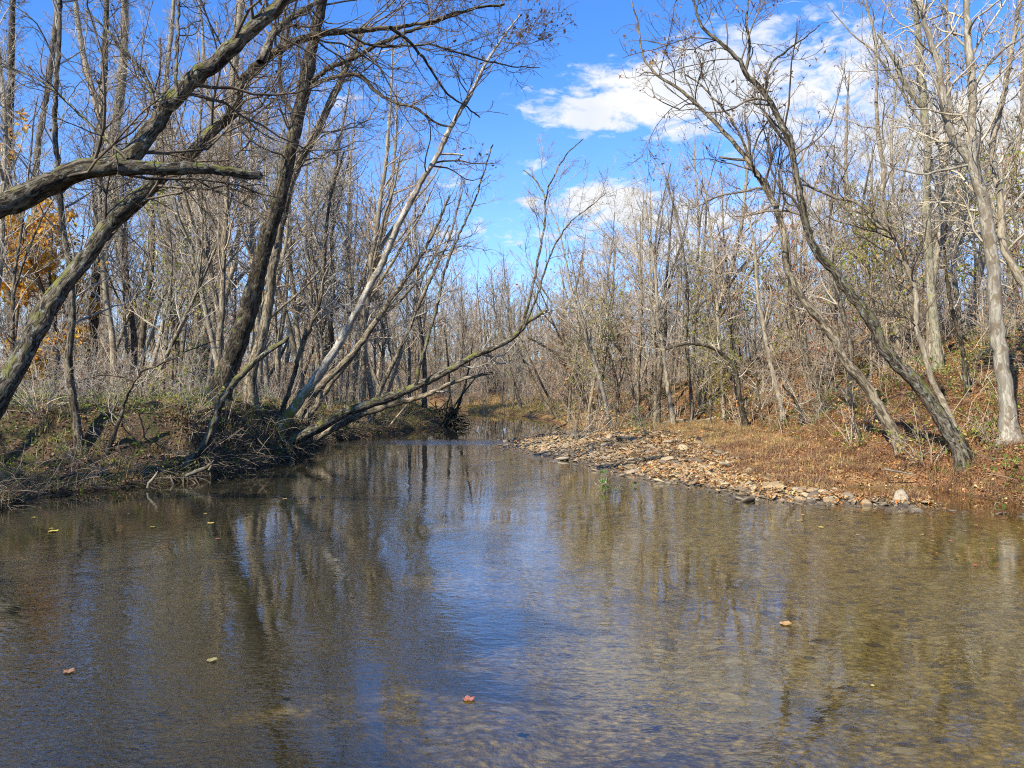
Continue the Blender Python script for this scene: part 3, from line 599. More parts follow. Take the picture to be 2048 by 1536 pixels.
RT = [([(1449, 842), (1443, 745), (1438, 662), (1433, 595), (1426, 512), (1418, 430), (1400, 340)], (10, 8, 6, 3), M_PALE, 'thin pale upright trunk behind the grassy terrace with the dead log at its foot'),
      ([(1386, 838), (1379, 760), (1373, 680), (1376, 600), (1369, 520), (1352, 430), (1330, 350)], (9, 7, 5, 3), M_MID, 'thin grey slightly bent trunk just left of the pale upright one on the terrace'),
      ([(1491, 855), (1479, 795), (1469, 739), (1449, 712), (1416, 692), (1366, 689), (1330, 700)], (12, 10, 8, 5), M_DARK, 'dark stem on the terrace bending over into a low arch'),
      ([(1568, 845), (1556, 789), (1540, 720), (1527, 655), (1515, 590), (1510, 500), (1490, 400)], (11, 9, 7, 4), M_PALE, 'pale thin curved stem rising before the orange slope'),
      ([(1346, 849), (1336, 779), (1326, 695), (1316, 639), (1312, 560), (1300, 470), (1290, 400)], (10, 8, 6, 3), M_PALE, 'pale slender trunk standing in front at the edge of the golden grass'),
      ([(1176, 819), (1150, 765), (1116, 712), (1083, 689), (1056, 675)], (11, 9, 7, 4), M_DARK, 'stem arching out over the water to meet the fallen trunk end'),
      ([(1103, 832), (1083, 795), (1066, 759), (1050, 725), (1036, 702), (1020, 660), (1015, 600)], (9, 7, 6, 3), M_MID, 'grey leaning stem at the far water edge below the arching stem'),
      ([(1041, 819), (1030, 772), (1020, 742), (1012, 690), (990, 630), (985, 570)], (8, 6, 5, 3), M_MID, 'far slim twin-like stem leaning over the glassy upstream reach'),
      ([(1205, 828), (1180, 780), (1150, 735), (1130, 690), (1125, 640), (1150, 580), (1165, 510)], (9, 8, 6, 3), M_MID, 'crooked grey tree with a kinked stem over the far grassy point'),
      ([(1640, 800), (1625, 740), (1600, 690), (1580, 600), (1578, 500), (1560, 420)], (13, 10, 7, 4), M_BARK, 'brown trunk on the orange slope behind the two leaning trees'),
      ([(1700, 790), (1702, 700), (1680, 600), (1660, 480), (1665, 380), (1668, 290)], (11, 9, 7, 3), M_BARK, 'upright brown trunk half-way up the slope between the leaning trees'),
      ([(1605, 850), (1590, 800), (1565, 770)], (7, 6, 4), M_DARK, 'short dark broken sapling at the foot of the orange slope'),
      ([(1240, 830), (1232, 760), (1215, 700), (1205, 640), (1215, 560), (1225, 480)], (8, 7, 5, 3), M_MID, 'slim grey tree alone at the back of the golden point'),
      ([(1935, 790), (1925, 700), (1900, 600), (1890, 500), (1895, 400)], (12, 9, 7, 4), M_DARK, 'dark slim trunk on the slope just left of the white-mottled trunk')]
for k, (pp, ww, bm, lb) in enumerate(RT):
    hero('slender_tree', lb, [dict(p=pp, w=ww, t=.35)], bark_=bm, tw_=(T_TAN, T_GREY, T_PALE)[k % 3], lf=(LF_DRY, LF_YELLOW, LF_DRY, LF_RED)[k % 4], seed=40 + k, lmax=2.4, dens=1.3, leaf=.2, leafsize=.07, sides=10)

# --- the woods: prototypes, then copies
PROTO = {}
def make_proto(key, name, h, r, lean, forks, bm, tm, lf, leaf, seed, dens=1., lmax=3.2, tmin=.3, tw=1., rend=.0055, leafsize=.08, lv=4, fine=.8, wobt=.05):
    rng = np.random.default_rng(seed); root = empty(name, (0, 0, -500)); n = 12
    az_ = rng.uniform(0, 6.28); d = unit(np.array([math.cos(az_) * lean, math.sin(az_) * lean, 1.]))
    pts = [np.array([0, 0, -.4])]
    for k in range(n): d = unit(d + rng.standard_normal(3) * wobt + np.array([0, 0, .03])); pts.append(pts[-1] + d * (h + .4) / n)
    rad = r * np.linspace(1, .12, n + 1) ** .8; rad[0] *= 1.3
    p, rr = spline(pts, rad, .35); stems = [(p, rr, tmin)]
    for f_ in range(forks):
        k = int(len(p) * rng.uniform(.3, .6)); t_ = unit(p[k + 1] - p[k]); dd = unit(t_ + unit(np.cross(t_, rng.standard_normal(3))) * rng.uniform(.4, .7)); L = h * rng.uniform(.3, .5)
        Pf, Rf = grow(p[k][None], dd[None], np.array([L]), np.array([rr[k] * .7]), 10, .10, .08, rng, .012); p2, r2 = spline(Pf[0], Rf[0], .35); stems.append((p2, r2, .15))
    gt = Geo(); gc = Geo()
    for s in stems: v, f, bk = tubes(s[0][None], s[1][None], 8, .1, rng); gt.add(v, f, 0, bk)
    branches(gc, stems, rng, dens=dens, lmax=lmax, tw=tw, leaf=leaf, leafsize=leafsize, rend=rend, lv=lv, fine=fine, wob=.14, up=.06, rmax=.045)
    t = link('trunk', gt.mesh('trunk', [bm], True, True), root); c = link('crown', gc.mesh('crown', [bm, tm, lf], True, True), root)
    PROTO[key] = [root, t, c, False]
def place(key, x, y, rz, s, label, cat, group=None, zoff=0., name=None, tilt=(0, 0)):
    root, t, c, used = PROTO[key]; z_ = float(H(np.array([x]), np.array([y]))[0]) + zoff
    if used:
        r = root.copy(); COL.objects.link(r); ch = [r]
        for o in (t, c):
            k = o.copy(); COL.objects.link(k); k.parent = r
            for p_ in ('label', 'category'):
                if p_ in k: del k[p_]
    else: r = root; PROTO[key][3] = True
    if name: r.name = name
    r.location = (x, y, z_); r.rotation_euler = (tilt[0], tilt[1], rz); r.scale = (s, s, s * random.uniform(.92, 1.1))
    tag(r, label, cat, group); 
    return r
for i in range(6): make_proto('tall%d' % i, 'bare_tree', 15 + i * .9, .13 + .018 * i, .06 + .04 * (i % 3), 1 + i % 3, (M_MID, M_PALE, M_WHITE, M_BARK, M_PALE, M_PALE)[i], (T_TAN, T_PALE, T_PALE, T_GREY, T_PALE, T_TAN)[i], LF_DRY, (.05, .12, .08, .03, .16, .10)[i], 200 + i, dens=.72, lmax=3.0)
for i in range(3): make_proto('lean%d' % i, 'leaning_bare_tree', 13 + i, .12 + .02 * i, .45 + .12 * i, 1 + i % 2, (M_MID, M_PALE, M_BARK)[i], (T_GREY, T_PALE, T_TAN)[i], LF_DRY, .05, 220 + i, lmax=2.8)
for i in range(4): make_proto('under%d' % i, 'understory_tree', 6 + i * 1.2, .05 + .01 * i, .15, 2, (M_MID, M_BARK)[i % 2], (T_TAN, T_GREY)[i % 2], (LITTER, LF_YELLOW, LF_RED, LF_DRY)[i], (.8, .9, .5, .1)[i], 240 + i, lmax=2.2, tmin=.08, dens=1.6, rend=.005, leafsize=.09)
make_proto('orange', 'orange_tree', 13, .16, .05, 3, M_BARK, T_TAN, LF_ORANGE, 5.0, 260, dens=1.3, tmin=.06, leafsize=.20, tw=.8, lmax=3.2)
make_proto('red', 'red_leaved_tree', 7, .08, .05, 2, M_MID, T_TAN, LF_RED, 1.0, 261, dens=1.2, tmin=.2, leafsize=.12, tw=.8)
make_proto('yg', 'yellow_leaved_tree', 8, .08, .08, 2, M_MID, T_TAN, LF_YELLOW, 2.0, 262, dens=1.1, tmin=.15, leafsize=.11, tw=.8)

def make_shrub(key, name, h, nst, tm, lf, leaf, seed, leafsize=.07, spread=.6):
    rng = np.random.default_rng(seed); root = empty(name, (0, 0, -500)); gt = Geo(); gc = Geo()
    a = rng.uniform(0, 6.28, nst); D = unit(np.stack([np.cos(a) * spread * rng.uniform(.2, 1.3, nst), np.sin(a) * spread * rng.uniform(.2, 1.3, nst), np.ones(nst)], -1))
    S0 = np.stack([np.cos(a) * .12, np.sin(a) * .12, np.full(nst, -.15)], -1)
    Pt, R = grow(S0, D, h * rng.uniform(.6, 1.1, nst), rng.uniform(.009, .018, nst), 8, .12, .0, rng, .004, .15)
    v, f, bk = tubes(Pt, R, 5); gt.add(v, f, 0, bk)
    S0, D, L, r0, t = spawn(Pt, R, 4.5, .15, 1, (25, 70), .4, .6, rng, .15, 1.2); P2, R2 = grow(S0, D, L, np.clip(r0, .004, .01), 5, .16, .02, rng, .003)
    v, f, bk = tubes(P2, R2, 3); gc.add(v, f, 0, bk)
    S0, D, L, r0, t = spawn(P2, R2, 7, .1, 1, (25, 70), .5, .7, rng, .08, .5); P3, R3 = grow(S0, D, L, np.clip(r0, .003, .006), 4, .16, .0, rng, .0025)
    v, f, bk = tubes(P3, R3, 3); gc.add(v, f, 0, bk)
    if leaf:
        pts = np.concatenate([P3[:, -1], P3[:, 1]]); n = int(len(pts) * leaf); v, f = leafquads(pts[rng.choice(len(pts), n, replace=False)], leafsize, rng); gc.add(v, f, 1)
    t_ = link('stems', gt.mesh('stems', [tm], True, True), root); c = link('crown', gc.mesh('crown', [tm, lf], True, True), root); PROTO[key] = [root, t_, c, False]
make_shrub('bare0', 'bare_shrub', 2.4, 10, T_TAN, LF_DRY, .06, 300); make_shrub('bare1', 'bare_shrub', 1.8, 14, T_PALE, LF_DRY, .04, 301, spread=1.0); make_shrub('bare2', 'bare_shrub', 1.5, 12, T_GREY, LF_DRY, .25, 302, spread=.9)
make_shrub('green0', 'green_shrub', 1.1, 12, T_TAN, LF_GREEN, .9, 303, .06); make_shrub('green1', 'green_shrub', 1.6, 10, T_TAN, LF_YELLOW, .6, 304, .06); make_shrub('rust0', 'rust_shrub', 1.6, 12, T_TAN, LITTER, .8, 305, .055)

# orange tree and friends (each hand placed)
place('orange', -26.4, 44.5, 1.0, 1.12, 'tree in full orange leaf glowing behind the bare trunks of the left bank', 'tree')
place('red', -21.0, 50, 2.0, 1.0, 'small red-leaved tree deep in the woods behind the pale straight trunk', 'tree')
place('red', 10.5, 75, .5, 1.25, 'reddish-leaved tree far off behind the golden point', 'tree')
place('yg', 13.0, 40, 1.2, 1.0, 'young tree with yellow-green leaves at the back of the terrace', 'tree')

for (x_, y_, k_, s_, lb_) in [(14.5, 31, 'yg', .8, 'bright yellow-green leaved tree just behind the slimmer leaning trunk'), (18, 39, 'yg', 1.1, 'tall yellow-green leaved tree behind the thin trunks of the slope'), (9.5, 36.5, 'yg', .6, 'small yellow-green tree at the back edge of the terrace'), (16, 34, 'yg', .9, 'yellow-green leaved tree on the orange slope between the thin trunks'), (19.5, 30, 'yg', 1.0, 'yellow-green leaved tree high on the slope near the lichened trunk'), (12.2, 48, 'yg', 1.0, 'yellow-green leaved tree far back beyond the terrace'),
                             (23, 38, 'yg', 1.1, 'yellow-green leaved tree deep in the right hillside woods'), (17, 45, 'red', 1.1, 'russet-leaved tree deep in the right hillside woods'), (13.5, 33, 'red', .7, 'small russet-leaved tree at the foot of the orange slope'), (20, 24, 'yg', .7, 'small yellow-green tree on the slope by the white-mottled trunk')]:
    place(k_, x_, y_, x_, s_, lb_, 'tree')
def clearance(x, y):
    return min(seg_dist(np.array([x]), np.array([y]), LEFT)[0], seg_dist(np.array([x]), np.array([y]), RIGHT)[0])
pts_used = []
def scatter(n, xr, yr, mind, cond, seed):
    rg = random.Random(seed); out = []; tries = 0
    while len(out) < n and tries < n * 60:
        tries += 1; x = rg.uniform(*xr); y = rg.uniform(*yr)
        if abs(x) > (y * .72 + 5): continue
        if inside(np.array([x]), np.array([y]), RIVER)[0] or not cond(x, y): continue
        if -.66 < x / y < -.54 and 24 < y < 44 and rg.random() < .8: continue
        if any((x - a) ** 2 + (y - b) ** 2 < mind ** 2 for a, b in pts_used): continue
        pts_used.append((x, y)); out.append((x, y))
    return out
def isleft(x, y): return bool(inside(np.array([x]), np.array([y]), LEFTLAND)[0])
def ishill(x, y): return bool(inside(np.array([x]), np.array([y]), HILL)[0])
STEM = {0: 'warm grey', 1: 'light tan', 2: 'whitish', 3: 'brown', 4: 'pale grey', 5: 'pale tan'}
def woods(n, xr, yr, mind, cond, seed, where, smin=.8, smax=1.1, keys=('tall', 'tall', 'tall', 'lean')):
    rg = random.Random(seed)
    for (x, y) in scatter(n, xr, yr, mind, cond, seed):
        kd = rg.choice(keys); px = 1024 + x / y * F
        if kd == 'tall': i = rg.randrange(6); d_ = STEM[i] + ' stemmed bare tree'
        else: i = rg.randrange(3); d_ = ('grey', 'pale', 'brown')[i] + ' leaning bare tree'
        band = 'nearer' if y < (yr[0] + yr[1]) / 2 else 'deeper'
        lb = '%s, %s in %s' % (d_, band, where)
        rz = rg.uniform(0, 6.28); s = rg.uniform(smin, smax)
        place('%s%d' % (kd, i), x, y, rz, s, lb, 'tree', lb.replace(',', ''))
woods(50, (-46, -6), (27, 60), 1.7, lambda x, y: isleft(x, y) and clearance(x, y) > 1.5, 1, 'the woods behind the left bank', .8, 1.12)
woods(26, (-60, 0), (60, 76), 2.4, lambda x, y: isleft(x, y) and clearance(x, y) > 1.5, 2, 'the far woods of the left bank', .8, 1.0)
woods(40, (8, 46), (26, 62), 1.9, lambda x, y: ishill(x, y), 3, 'the woods up the right hillside', .65, .9)
woods(18, (2.8, 13), (38, 62), 1.5, lambda x, y: not isleft(x, y) and clearance(x, y) > .7, 4, 'the strip of trees along the far right shore', .68, .95)
woods(34, (-50, 60), (72, 100), 3.0, lambda x, y: not isleft(x, y) and clearance(x, y) > 1, 5, 'the woods past the river bend', .72, .95)
woods(20, (-24, -5), (38, 62), 1.5, lambda x, y: isleft(x, y) and clearance(x, y) > 1.0, 6, 'the trees lining the left shore upstream', .8, 1.05)
def under(n, xr, yr, mind, cond, seed, where):
    rg = random.Random(seed)
    for (x, y) in scatter(n, xr, yr, mind, cond, seed):
        i = rg.randrange(4); lb = '%s understory tree in %s' % (('small dry-leaved', 'small yellow-leaved', 'small russet-leaved', 'thin bare-twigged')[i], where)
        place('under%d' % i, x, y, rg.uniform(0, 6.28), rg.uniform(.7, 1.15), lb, 'tree', lb)
under(22, (-40, -8), (26, 60), 1.3, lambda x, y: isleft(x, y) and clearance(x, y) > 1.0, 11, 'the left woods')
under(46, (10, 40), (24, 60), 1.3, lambda x, y: ishill(x, y), 12, 'the right hillside woods')
under(12, (3, 12), (38, 62), 1.2, lambda x, y: not isleft(x, y) and not ishill(x, y) and clearance(x, y) > 1.0, 13, 'the thicket behind the golden point')
under(26, (-16, 16), (66, 92), 1.5, lambda x, y: not isleft(x, y) and clearance(x, y) > .5, 14, 'the far bank at the bend')
def shrubs(n, xr, yr, mind, cond, seed, where, keys):
    rg = random.Random(seed)
    D_ = {'bare0': 'tall bare tan shrub', 'bare1': 'wide pale-twigged bare shrub', 'bare2': 'low grey shrub with dry leaves', 'green0': 'low green leafy shrub', 'green1': 'yellow-green leafy shrub', 'rust0': 'rust-leaved shrub'}
    for (x, y) in scatter(n, xr, yr, mind, cond, seed):
        k = rg.choice(keys); lb = D_[k] + ' ' + where
        place(k, x, y, rg.uniform(0, 6.28), rg.uniform(.7, 1.3), lb, 'shrub', lb)
shrubs(34, (-17, -8), (17, 34), .8, lambda x, y: isleft(x, y) and clearance(x, y) > .7, 21, 'on the left bank', ['bare0', 'bare1', 'bare2', 'green0', 'green1'])
shrubs(18, (-30, -6), (30, 55), 1.0, lambda x, y: isleft(x, y) and clearance(x, y) > .4, 22, 'in the open left woods', ['bare0', 'green0', 'green1', 'bare1'])
shrubs(60, (9, 24), (17, 45), 1.0, lambda x, y: ishill(x, y), 23, 'on the leafy right slope', ['green0', 'green0', 'green1', 'rust0', 'rust0', 'bare2'])
shrubs(16, (2, 12), (30, 60), .9, lambda x, y: not isleft(x, y) and not ishill(x, y) and clearance(x, y) > .5, 24, 'along the back of the terrace', ['bare0', 'green0', 'rust0', 'bare1'])
shrubs(14, (-12, 4), (66, 84), .9, lambda x, y: not isleft(x, y) and clearance(x, y) > .1, 25, 'on the far bank at the bend', ['green0', 'green1', 'bare0'])
# thin saplings nobody could count
def thicket(name, label, n, xr, yr, cond, seed, mat, h=(1.2, 4.5), rr=(.008, .022)):
    C, rng = land_points(n, xr, yr, cond, seed); N = len(C); g = Geo()
    D = np.tile([0, 0, 1.], (N, 1)) + rng.normal(0, .22, (N, 3)); Pt, R = grow(C - [0, 0, .1], unit(D), rng.uniform(*h, N), rng.uniform(*rr, N), 9, .10, .02, rng, .004)
    v, f, bk = tubes(Pt, R, 4); g.add(v, f, 0, bk)
    S0, D, L, r0, t = spawn(Pt, R, 3.2, .12, 1, (30, 70), .35, .6, rng, .3, 1.5); P1, R1 = grow(S0, D, L, np.clip(r0, .005, .01), 5, .15, .02, rng, .004); v, f, bk = tubes(P1, R1, 3); g.add(v, f, 0, bk)
    S0, D, L, r0, t = spawn(P1, R1, 4.0, .1, 1, (30, 70), .45, .7, rng, .15, .7); P2, R2 = grow(S0, D, L, np.clip(r0, .004, .006), 4, .15, .0, rng, .0035); v, f, bk = tubes(P2, R2, 3); g.add(v, f, 0, bk)
    pts = P2[:, -1]; k = rng.choice(len(pts), int(len(pts) * .12)); v, f = leafquads(pts[k], .07, rng); g.add(v, f, 1)
    tag(link(name, g.mesh(name, [mat, LF_DRY], True, True)), label, 'thicket', None, 'stuff')
# trees standing beside and behind the camera on the left bank: they shade the near water and show in reflections from a step aside
for (x, y, k, s) in [(-21, 10, 'tall3', 1.1), (-17, 3, 'tall0', 1.0), (-21, -3, 'tall1', 1.1), (-24, 6, 'tall2', 1.1), (-26, 0, 'tall4', 1.1)]:
    place(k, x, y, x, s, 'bare tree beside the viewpoint on the left bank', 'tree', 'bare trees beside the viewpoint')

# far-off woods: one mass
rng = np.random.default_rng(77); g = Geo(); stems = []
N = 1050
a = rng.uniform(-.68, .68, N); dist = 86 + 120 * rng.uniform(0, 1, N) ** 1.4; x = np.tan(a) * dist; y = dist
ok = ~inside(x, y, RIVER); x, y = x[ok], y[ok]; z0 = H(x, y, False) + smooth((y - 95) / 120) * 5; N = len(x)
hh = rng.uniform(9, 18, N)
Pt, R = grow(np.stack([x, y, z0 - .3], -1), np.tile([0, 0, 1.], (N, 1)) + rng.normal(0, .08, (N, 3)), hh, rng.uniform(.06, .16, N), 10, .06, .05, rng, .02)
v, f, bk = tubes(Pt, R, 5); g.add(v, f, 0, bk)
S0, D, L, r0, t = spawn(Pt, R, 1.5, .06, 1, (30, 60), .3, .5, rng, 1, 4.5); P1, R1 = grow(S0, D, L, np.clip(r0, .02, .05), 6, .14, .05, rng, .012); v, f, bk = tubes(P1, R1, 3); g.add(v, f, 1, bk)
S0, D, L, r0, t = spawn(P1, R1, 2.0, .1, 1, (25, 60), .5, .6, rng, .5, 2.2); P2, R2 = grow(S0, D, L, np.clip(r0, .012, .02), 4, .14, .03, rng, .009); v, f, bk = tubes(P2, R2, 3); g.add(v, f, 1, bk)
C = P2[rng.choice(len(P2), 6000, replace=False)][:, -1]; v, f = leafquads(C, .25, rng); g.add(v, f, 2)
o = link('distant_woods', g.mesh('distant_woods', [M_MID, T_TAN, LF_DRY], True, True)); tag(o, 'hazy mass of bare grey-brown woods far beyond the river bend', 'woods', None, 'stuff')

# ---------------------------------------------------------------- ground cover
def land_points(n, xr, yr, cond, seed, zmin=.03):
    rng = np.random.default_rng(seed); x = rng.uniform(*xr, n); y = yr[0] + (yr[1] - yr[0]) * rng.uniform(0, 1, n) ** 1.35
    k = cond(x, y, rng) & (np.abs(x) < y * .72 + 2); x, y = x[k], y[k]; z = H(x, y); k = z > zmin
    return np.stack([x[k], y[k], z[k]], -1), rng
def flatleaves(C, size, rng, tilt=.5):
    N = len(C); nn = unit(np.stack([rng.normal(0, tilt, N), rng.normal(0, tilt, N), np.ones(N)], -1)); a = unit(np.cross(nn, rng.standard_normal((N, 3)))); b_ = np.cross(nn, a)
    s = (size * rng.uniform(.6, 1.4, N))[:, None]; up = nn * s * rng.uniform(.05, .35, N)[:, None]; C = C + np.array([0, 0, .012])
    V = np.stack([C - a * s * .7, C + b_ * s * .45 + up, C + a * s * .7, C - b_ * s * .45 + up], 1).reshape(-1, 3)
    return V, np.arange(N)[:, None] * 4 + np.arange(4)
def stuff(name, label, cat, V, Qd, mat):
    g = Geo(); g.add(V, Qd); return tag(link(name, g.mesh(name, [mat], False)), label, cat, None, 'stuff')
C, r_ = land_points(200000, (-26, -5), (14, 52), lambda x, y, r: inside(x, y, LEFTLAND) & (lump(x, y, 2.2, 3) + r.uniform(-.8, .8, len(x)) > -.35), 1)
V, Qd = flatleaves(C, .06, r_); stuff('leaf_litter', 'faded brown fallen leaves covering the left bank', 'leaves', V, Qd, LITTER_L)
C, r_ = land_points(300000, (3, 34), (14, 55), lambda x, y, r: ~inside(x, y, LEFTLAND) & (inside(x, y, HILL) | (r.uniform(0, 1, len(x)) < np.where(y > 24, .26, .5) + .4 * (lump(x, y, 1.7, 2) > .3) + .5 * (x > 6.8) * (y < 24))), 2, .01)
V, Qd = flatleaves(C, .065, r_); stuff('leaf_litter', 'orange-brown fallen leaves covering the right slope and shore', 'leaves', V, Qd, LITTER)

C, r_ = land_points(90000, (-1, 12), (15, 42), lambda x, y, r: inside(x, y, BARP) & (r.uniform(0, 1, len(x)) < .14 + .55 * smooth((x - 2.5) / 4) + .25 * (lump(x, y, 1.6, 3) > .5)), 44, -.02)
C[:, 2] += r_.uniform(.01, .09, len(C)); V, Qd = flatleaves(C, .055, r_, .7); stuff('leaf_litter', 'orange leaves blown in between the stones of the bar', 'leaves', V, Qd, LITTER)
def blades(C, h, wd, rng, lean=.5):
    N = len(C); a = rng.uniform(0, 6.28, N); d = np.stack([np.cos(a), np.sin(a), np.zeros(N)], -1); s = np.stack([-np.sin(a), np.cos(a), np.zeros(N)], -1) * wd
    hh = (h * rng.uniform(.5, 1.3, N))[:, None]; ln = rng.uniform(.1, lean, N)[:, None]; Z = np.array([0, 0, 1.])
    C = C - Z * .03
    p1 = C + Z * hh * .55 + d * hh * ln * .4; p2 = C + Z * hh * (.95 - ln * .5) + d * hh * ln * 1.3
    V = np.stack([C - s, C + s, p1 + s * .8, p1 - s * .8, p2 + s * .15, p2 - s * .15], 1).reshape(-1, 3)
    i = np.arange(N)[:, None] * 6; return V, np.concatenate([i + np.array([0, 1, 2, 3]), i + np.array([3, 2, 4, 5])])
def tufts(C, per, rad, rng): 
    n = len(C); q_ = np.repeat(C, per, 0); q_[:, :2] += rng.normal(0, rad, (n * per, 2)); return q_
bar = lambda x, y, r: ~inside(x, y, LEFTLAND) & ~inside(x, y, HILL) & ~inside(x, y, RIVER)
C, r_ = land_points(8500, (-1, 13), (15, 60), lambda x, y, r: bar(x, y, r) & ~inside(x + r.normal(0, .4, len(x)), y, BARP) & (seg_dist(x, y, RIGHT) > .4) & (lump(x, y, 2.6, 2) + r.uniform(-.7, .7, len(x)) > np.where(y > 25, -.25, .0)), 3)
V, Qd = blades(tufts(C, 16, .09, r_), .24, .005, r_, 1.3); stuff('dry_grass', 'golden dry grass on the terrace behind the stone bar', 'grass', V, Qd, GRASS_DRY)
C, r_ = land_points(5200, (4, 14), (16, 27), lambda x, y, r: ~inside(x + r.normal(.3, .7, len(x)), y, BARP) & ~inside(x, y, RIVER) & ~inside(x, y, LEFTLAND) & (seg_dist(x, y, TOE) < 5), 4)
V, Qd = blades(tufts(C, 12, .13, r_) , .19, .005, r_, 1.6); stuff('rusty_weeds', 'rusty brown matted weeds between the stones and the slope', 'weeds', V, Qd, GRASS_RUST)
C, r_ = land_points(4200, (-24, 26), (15, 60), lambda x, y, r: (inside(x, y, LEFTLAND) | inside(x, y, HILL)) & (lump(x, y, 3.3, 5) + r.uniform(-.4, .4, len(x)) > np.where(x > 9, -.1, .3)), 5)
V, Qd = blades(tufts(C, 14, .14, r_), .26, .006, r_, .9); stuff('green_grass', 'scattered green grass tufts on both banks', 'grass', V, Qd, GRASS_GRN)
C, r_ = land_points(12000, (-28, 30), (15, 75), lambda x, y, r: (inside(x, y, LEFTLAND) | inside(x, y, HILL) | (y > 60)) & (lump(x, y, 2.9, 4) + r.uniform(-.5, .5, len(x)) > np.where((x > 9) & (y < 40), -.45, .05)), 6)
q_ = tufts(C, 16, .18, r_); q_[:, 2] += np.abs(r_.normal(0, .16, len(q_))); V, Qd = leafquads(q_, .062, r_, 0.); stuff('green_undergrowth', 'low green leafy undergrowth patches among the fallen leaves', 'undergrowth', V, Qd, LF_GREEN)
C, r_ = land_points(900, (-6, 4), (62, 84), lambda x, y, r: ~inside(x, y, RIVER), 16, .0)
V, Qd = blades(tufts(C, 20, .25, r_), .28, .010, r_, .9); stuff('far_bank_grass', 'yellow-green grass on the far bank at the bend', 'grass', V, Qd, GRASS_DRY)

thicket('sapling_thicket', 'thicket of thin bare saplings filling the left woods', 900, (-45, -5), (26, 78), lambda x, y, r: inside(x, y, LEFTLAND) & (seg_dist(x, y, LEFT) > 2), 31, T_GREY, (.8, 3.5))
thicket('sapling_thicket', 'thicket of thin bare saplings filling the right hillside', 1000, (4, 45), (28, 75), lambda x, y, r: inside(x, y, HILL), 32, T_TAN)
thicket('sapling_thicket', 'thicket of thin bare saplings behind the river bend', 1500, (-50, 50), (66, 100), lambda x, y, r: ~inside(x, y, LEFTLAND) & ~inside(x, y, RIVER), 33, T_GREY, (1.5, 6))
C, r_ = land_points(1500, (4, 13), (16, 38), lambda x, y, r: ~inside(x, y, BARP) & ~inside(x, y, RIVER) & ~inside(x, y, LEFTLAND) & (lump(x, y, 1.9, 1) + .6 * lump(x, y, .7, 2) > .25), 41)
q_ = np.concatenate([tufts(C, 34, .16, r_)]); V, Qd = blades(q_, .30, .004, r_, 1.4); stuff('tall_weeds', 'taller dark rusty weed clumps on the terrace', 'weeds', V, Qd, leafmat('weeds_dark', [(.20, .11, .06), (.28, .16, .08), (.14, .08, .05), (.36, .24, .12)], trans=.2))
C, r_ = land_points(5200, (-17, -5), (15, 50), lambda x, y, r: inside(x, y, LEFTLAND) & (seg_dist(x, y, LEFT) < 5) & (lump(x, y, 1.6, 6) + r.uniform(-.4, .4, len(x)) > .1), 42)
q_ = tufts(C, 14, .14, r_); q_[:, 2] += np.abs(r_.normal(0, .12, len(q_))); V, Qd = leafquads(q_, .045, r_, 0.); stuff('bank_vines', 'green vine leaves and small plants over the left bank edge', 'vines', V, Qd, LF_GREEN)
C, r_ = land_points(5200, (-17, -5), (15, 50), lambda x, y, r: inside(x, y, LEFTLAND) & (seg_dist(x, y, LEFT) < 4) & (lump(x, y, 1.9, 2) + r.uniform(-.4, .4, len(x)) > .1), 43)
V, Qd = blades(tufts(C, 22, .12, r_), .34, .004, r_, 1.3); stuff('bank_grass', 'dry straw-coloured grass hanging over the left bank edge', 'grass', V, Qd, GRASS_DRY)
# tangle of sticks on the left bank
def sticks(C, L, r, rng, flat=.35, K=6):
    N = len(C); D = unit(np.stack([rng.standard_normal(N), rng.standard_normal(N), np.abs(rng.normal(0, flat, N))], -1)); Pt, R = grow(C, D, L * rng.uniform(.4, 1.4, N), rng.uniform(.4, 1.2, N) * r, K, .13, 0, rng, .003, .12)
    v, f, bk = tubes(Pt, R, 4); return v, f, bk
C, r_ = land_points(5200, (-16, -6), (16, 50), lambda x, y, r: inside(x, y, LEFTLAND) & (seg_dist(x, y, LEFT) < 1.2 + 4 * r.uniform(0, 1, len(x)) ** 2), 7, .02)
v, f, bk = sticks(C, 1.0, .007, r_, .7); g = Geo(); g.add(v, f, 0, bk); tag(link('brush_tangle', g.mesh('brush_tangle', [T_TAN], True, True)), 'tangle of dead sticks and vines over the edge of the left bank', 'brush', None, 'stuff')
C, r_ = land_points(26000, (-13, -5), (16, 48), lambda x, y, r: inside(x, y, LEFTLAND) & (seg_dist(x, y, LEFT) < .25 + 1.3 * r.uniform(0, 1, len(x)) ** 2), 45, -.1)
v, f, bk = sticks(C, .8, .006, r_, .5); g = Geo(); g.add(v, f, 0, bk); tag(link('bank_debris', g.mesh('bank_debris', [T_DARK], True, True)), 'dark roots, canes and flood debris hanging over the left waterline', 'debris', None, 'stuff')
C, r_ = land_points(1800, (6, 26), (17, 45), lambda x, y, r: inside(x, y, HILL), 8, .02)
v, f, bk = sticks(C, 1.2, .009, r_, .5); g = Geo(); g.add(v, f, 0, bk); tag(link('fallen_twigs', g.mesh('fallen_twigs', [T_TAN], True, True)), 'dead twigs and canes strewn through the leaves of the right slope', 'twigs', None, 'stuff')

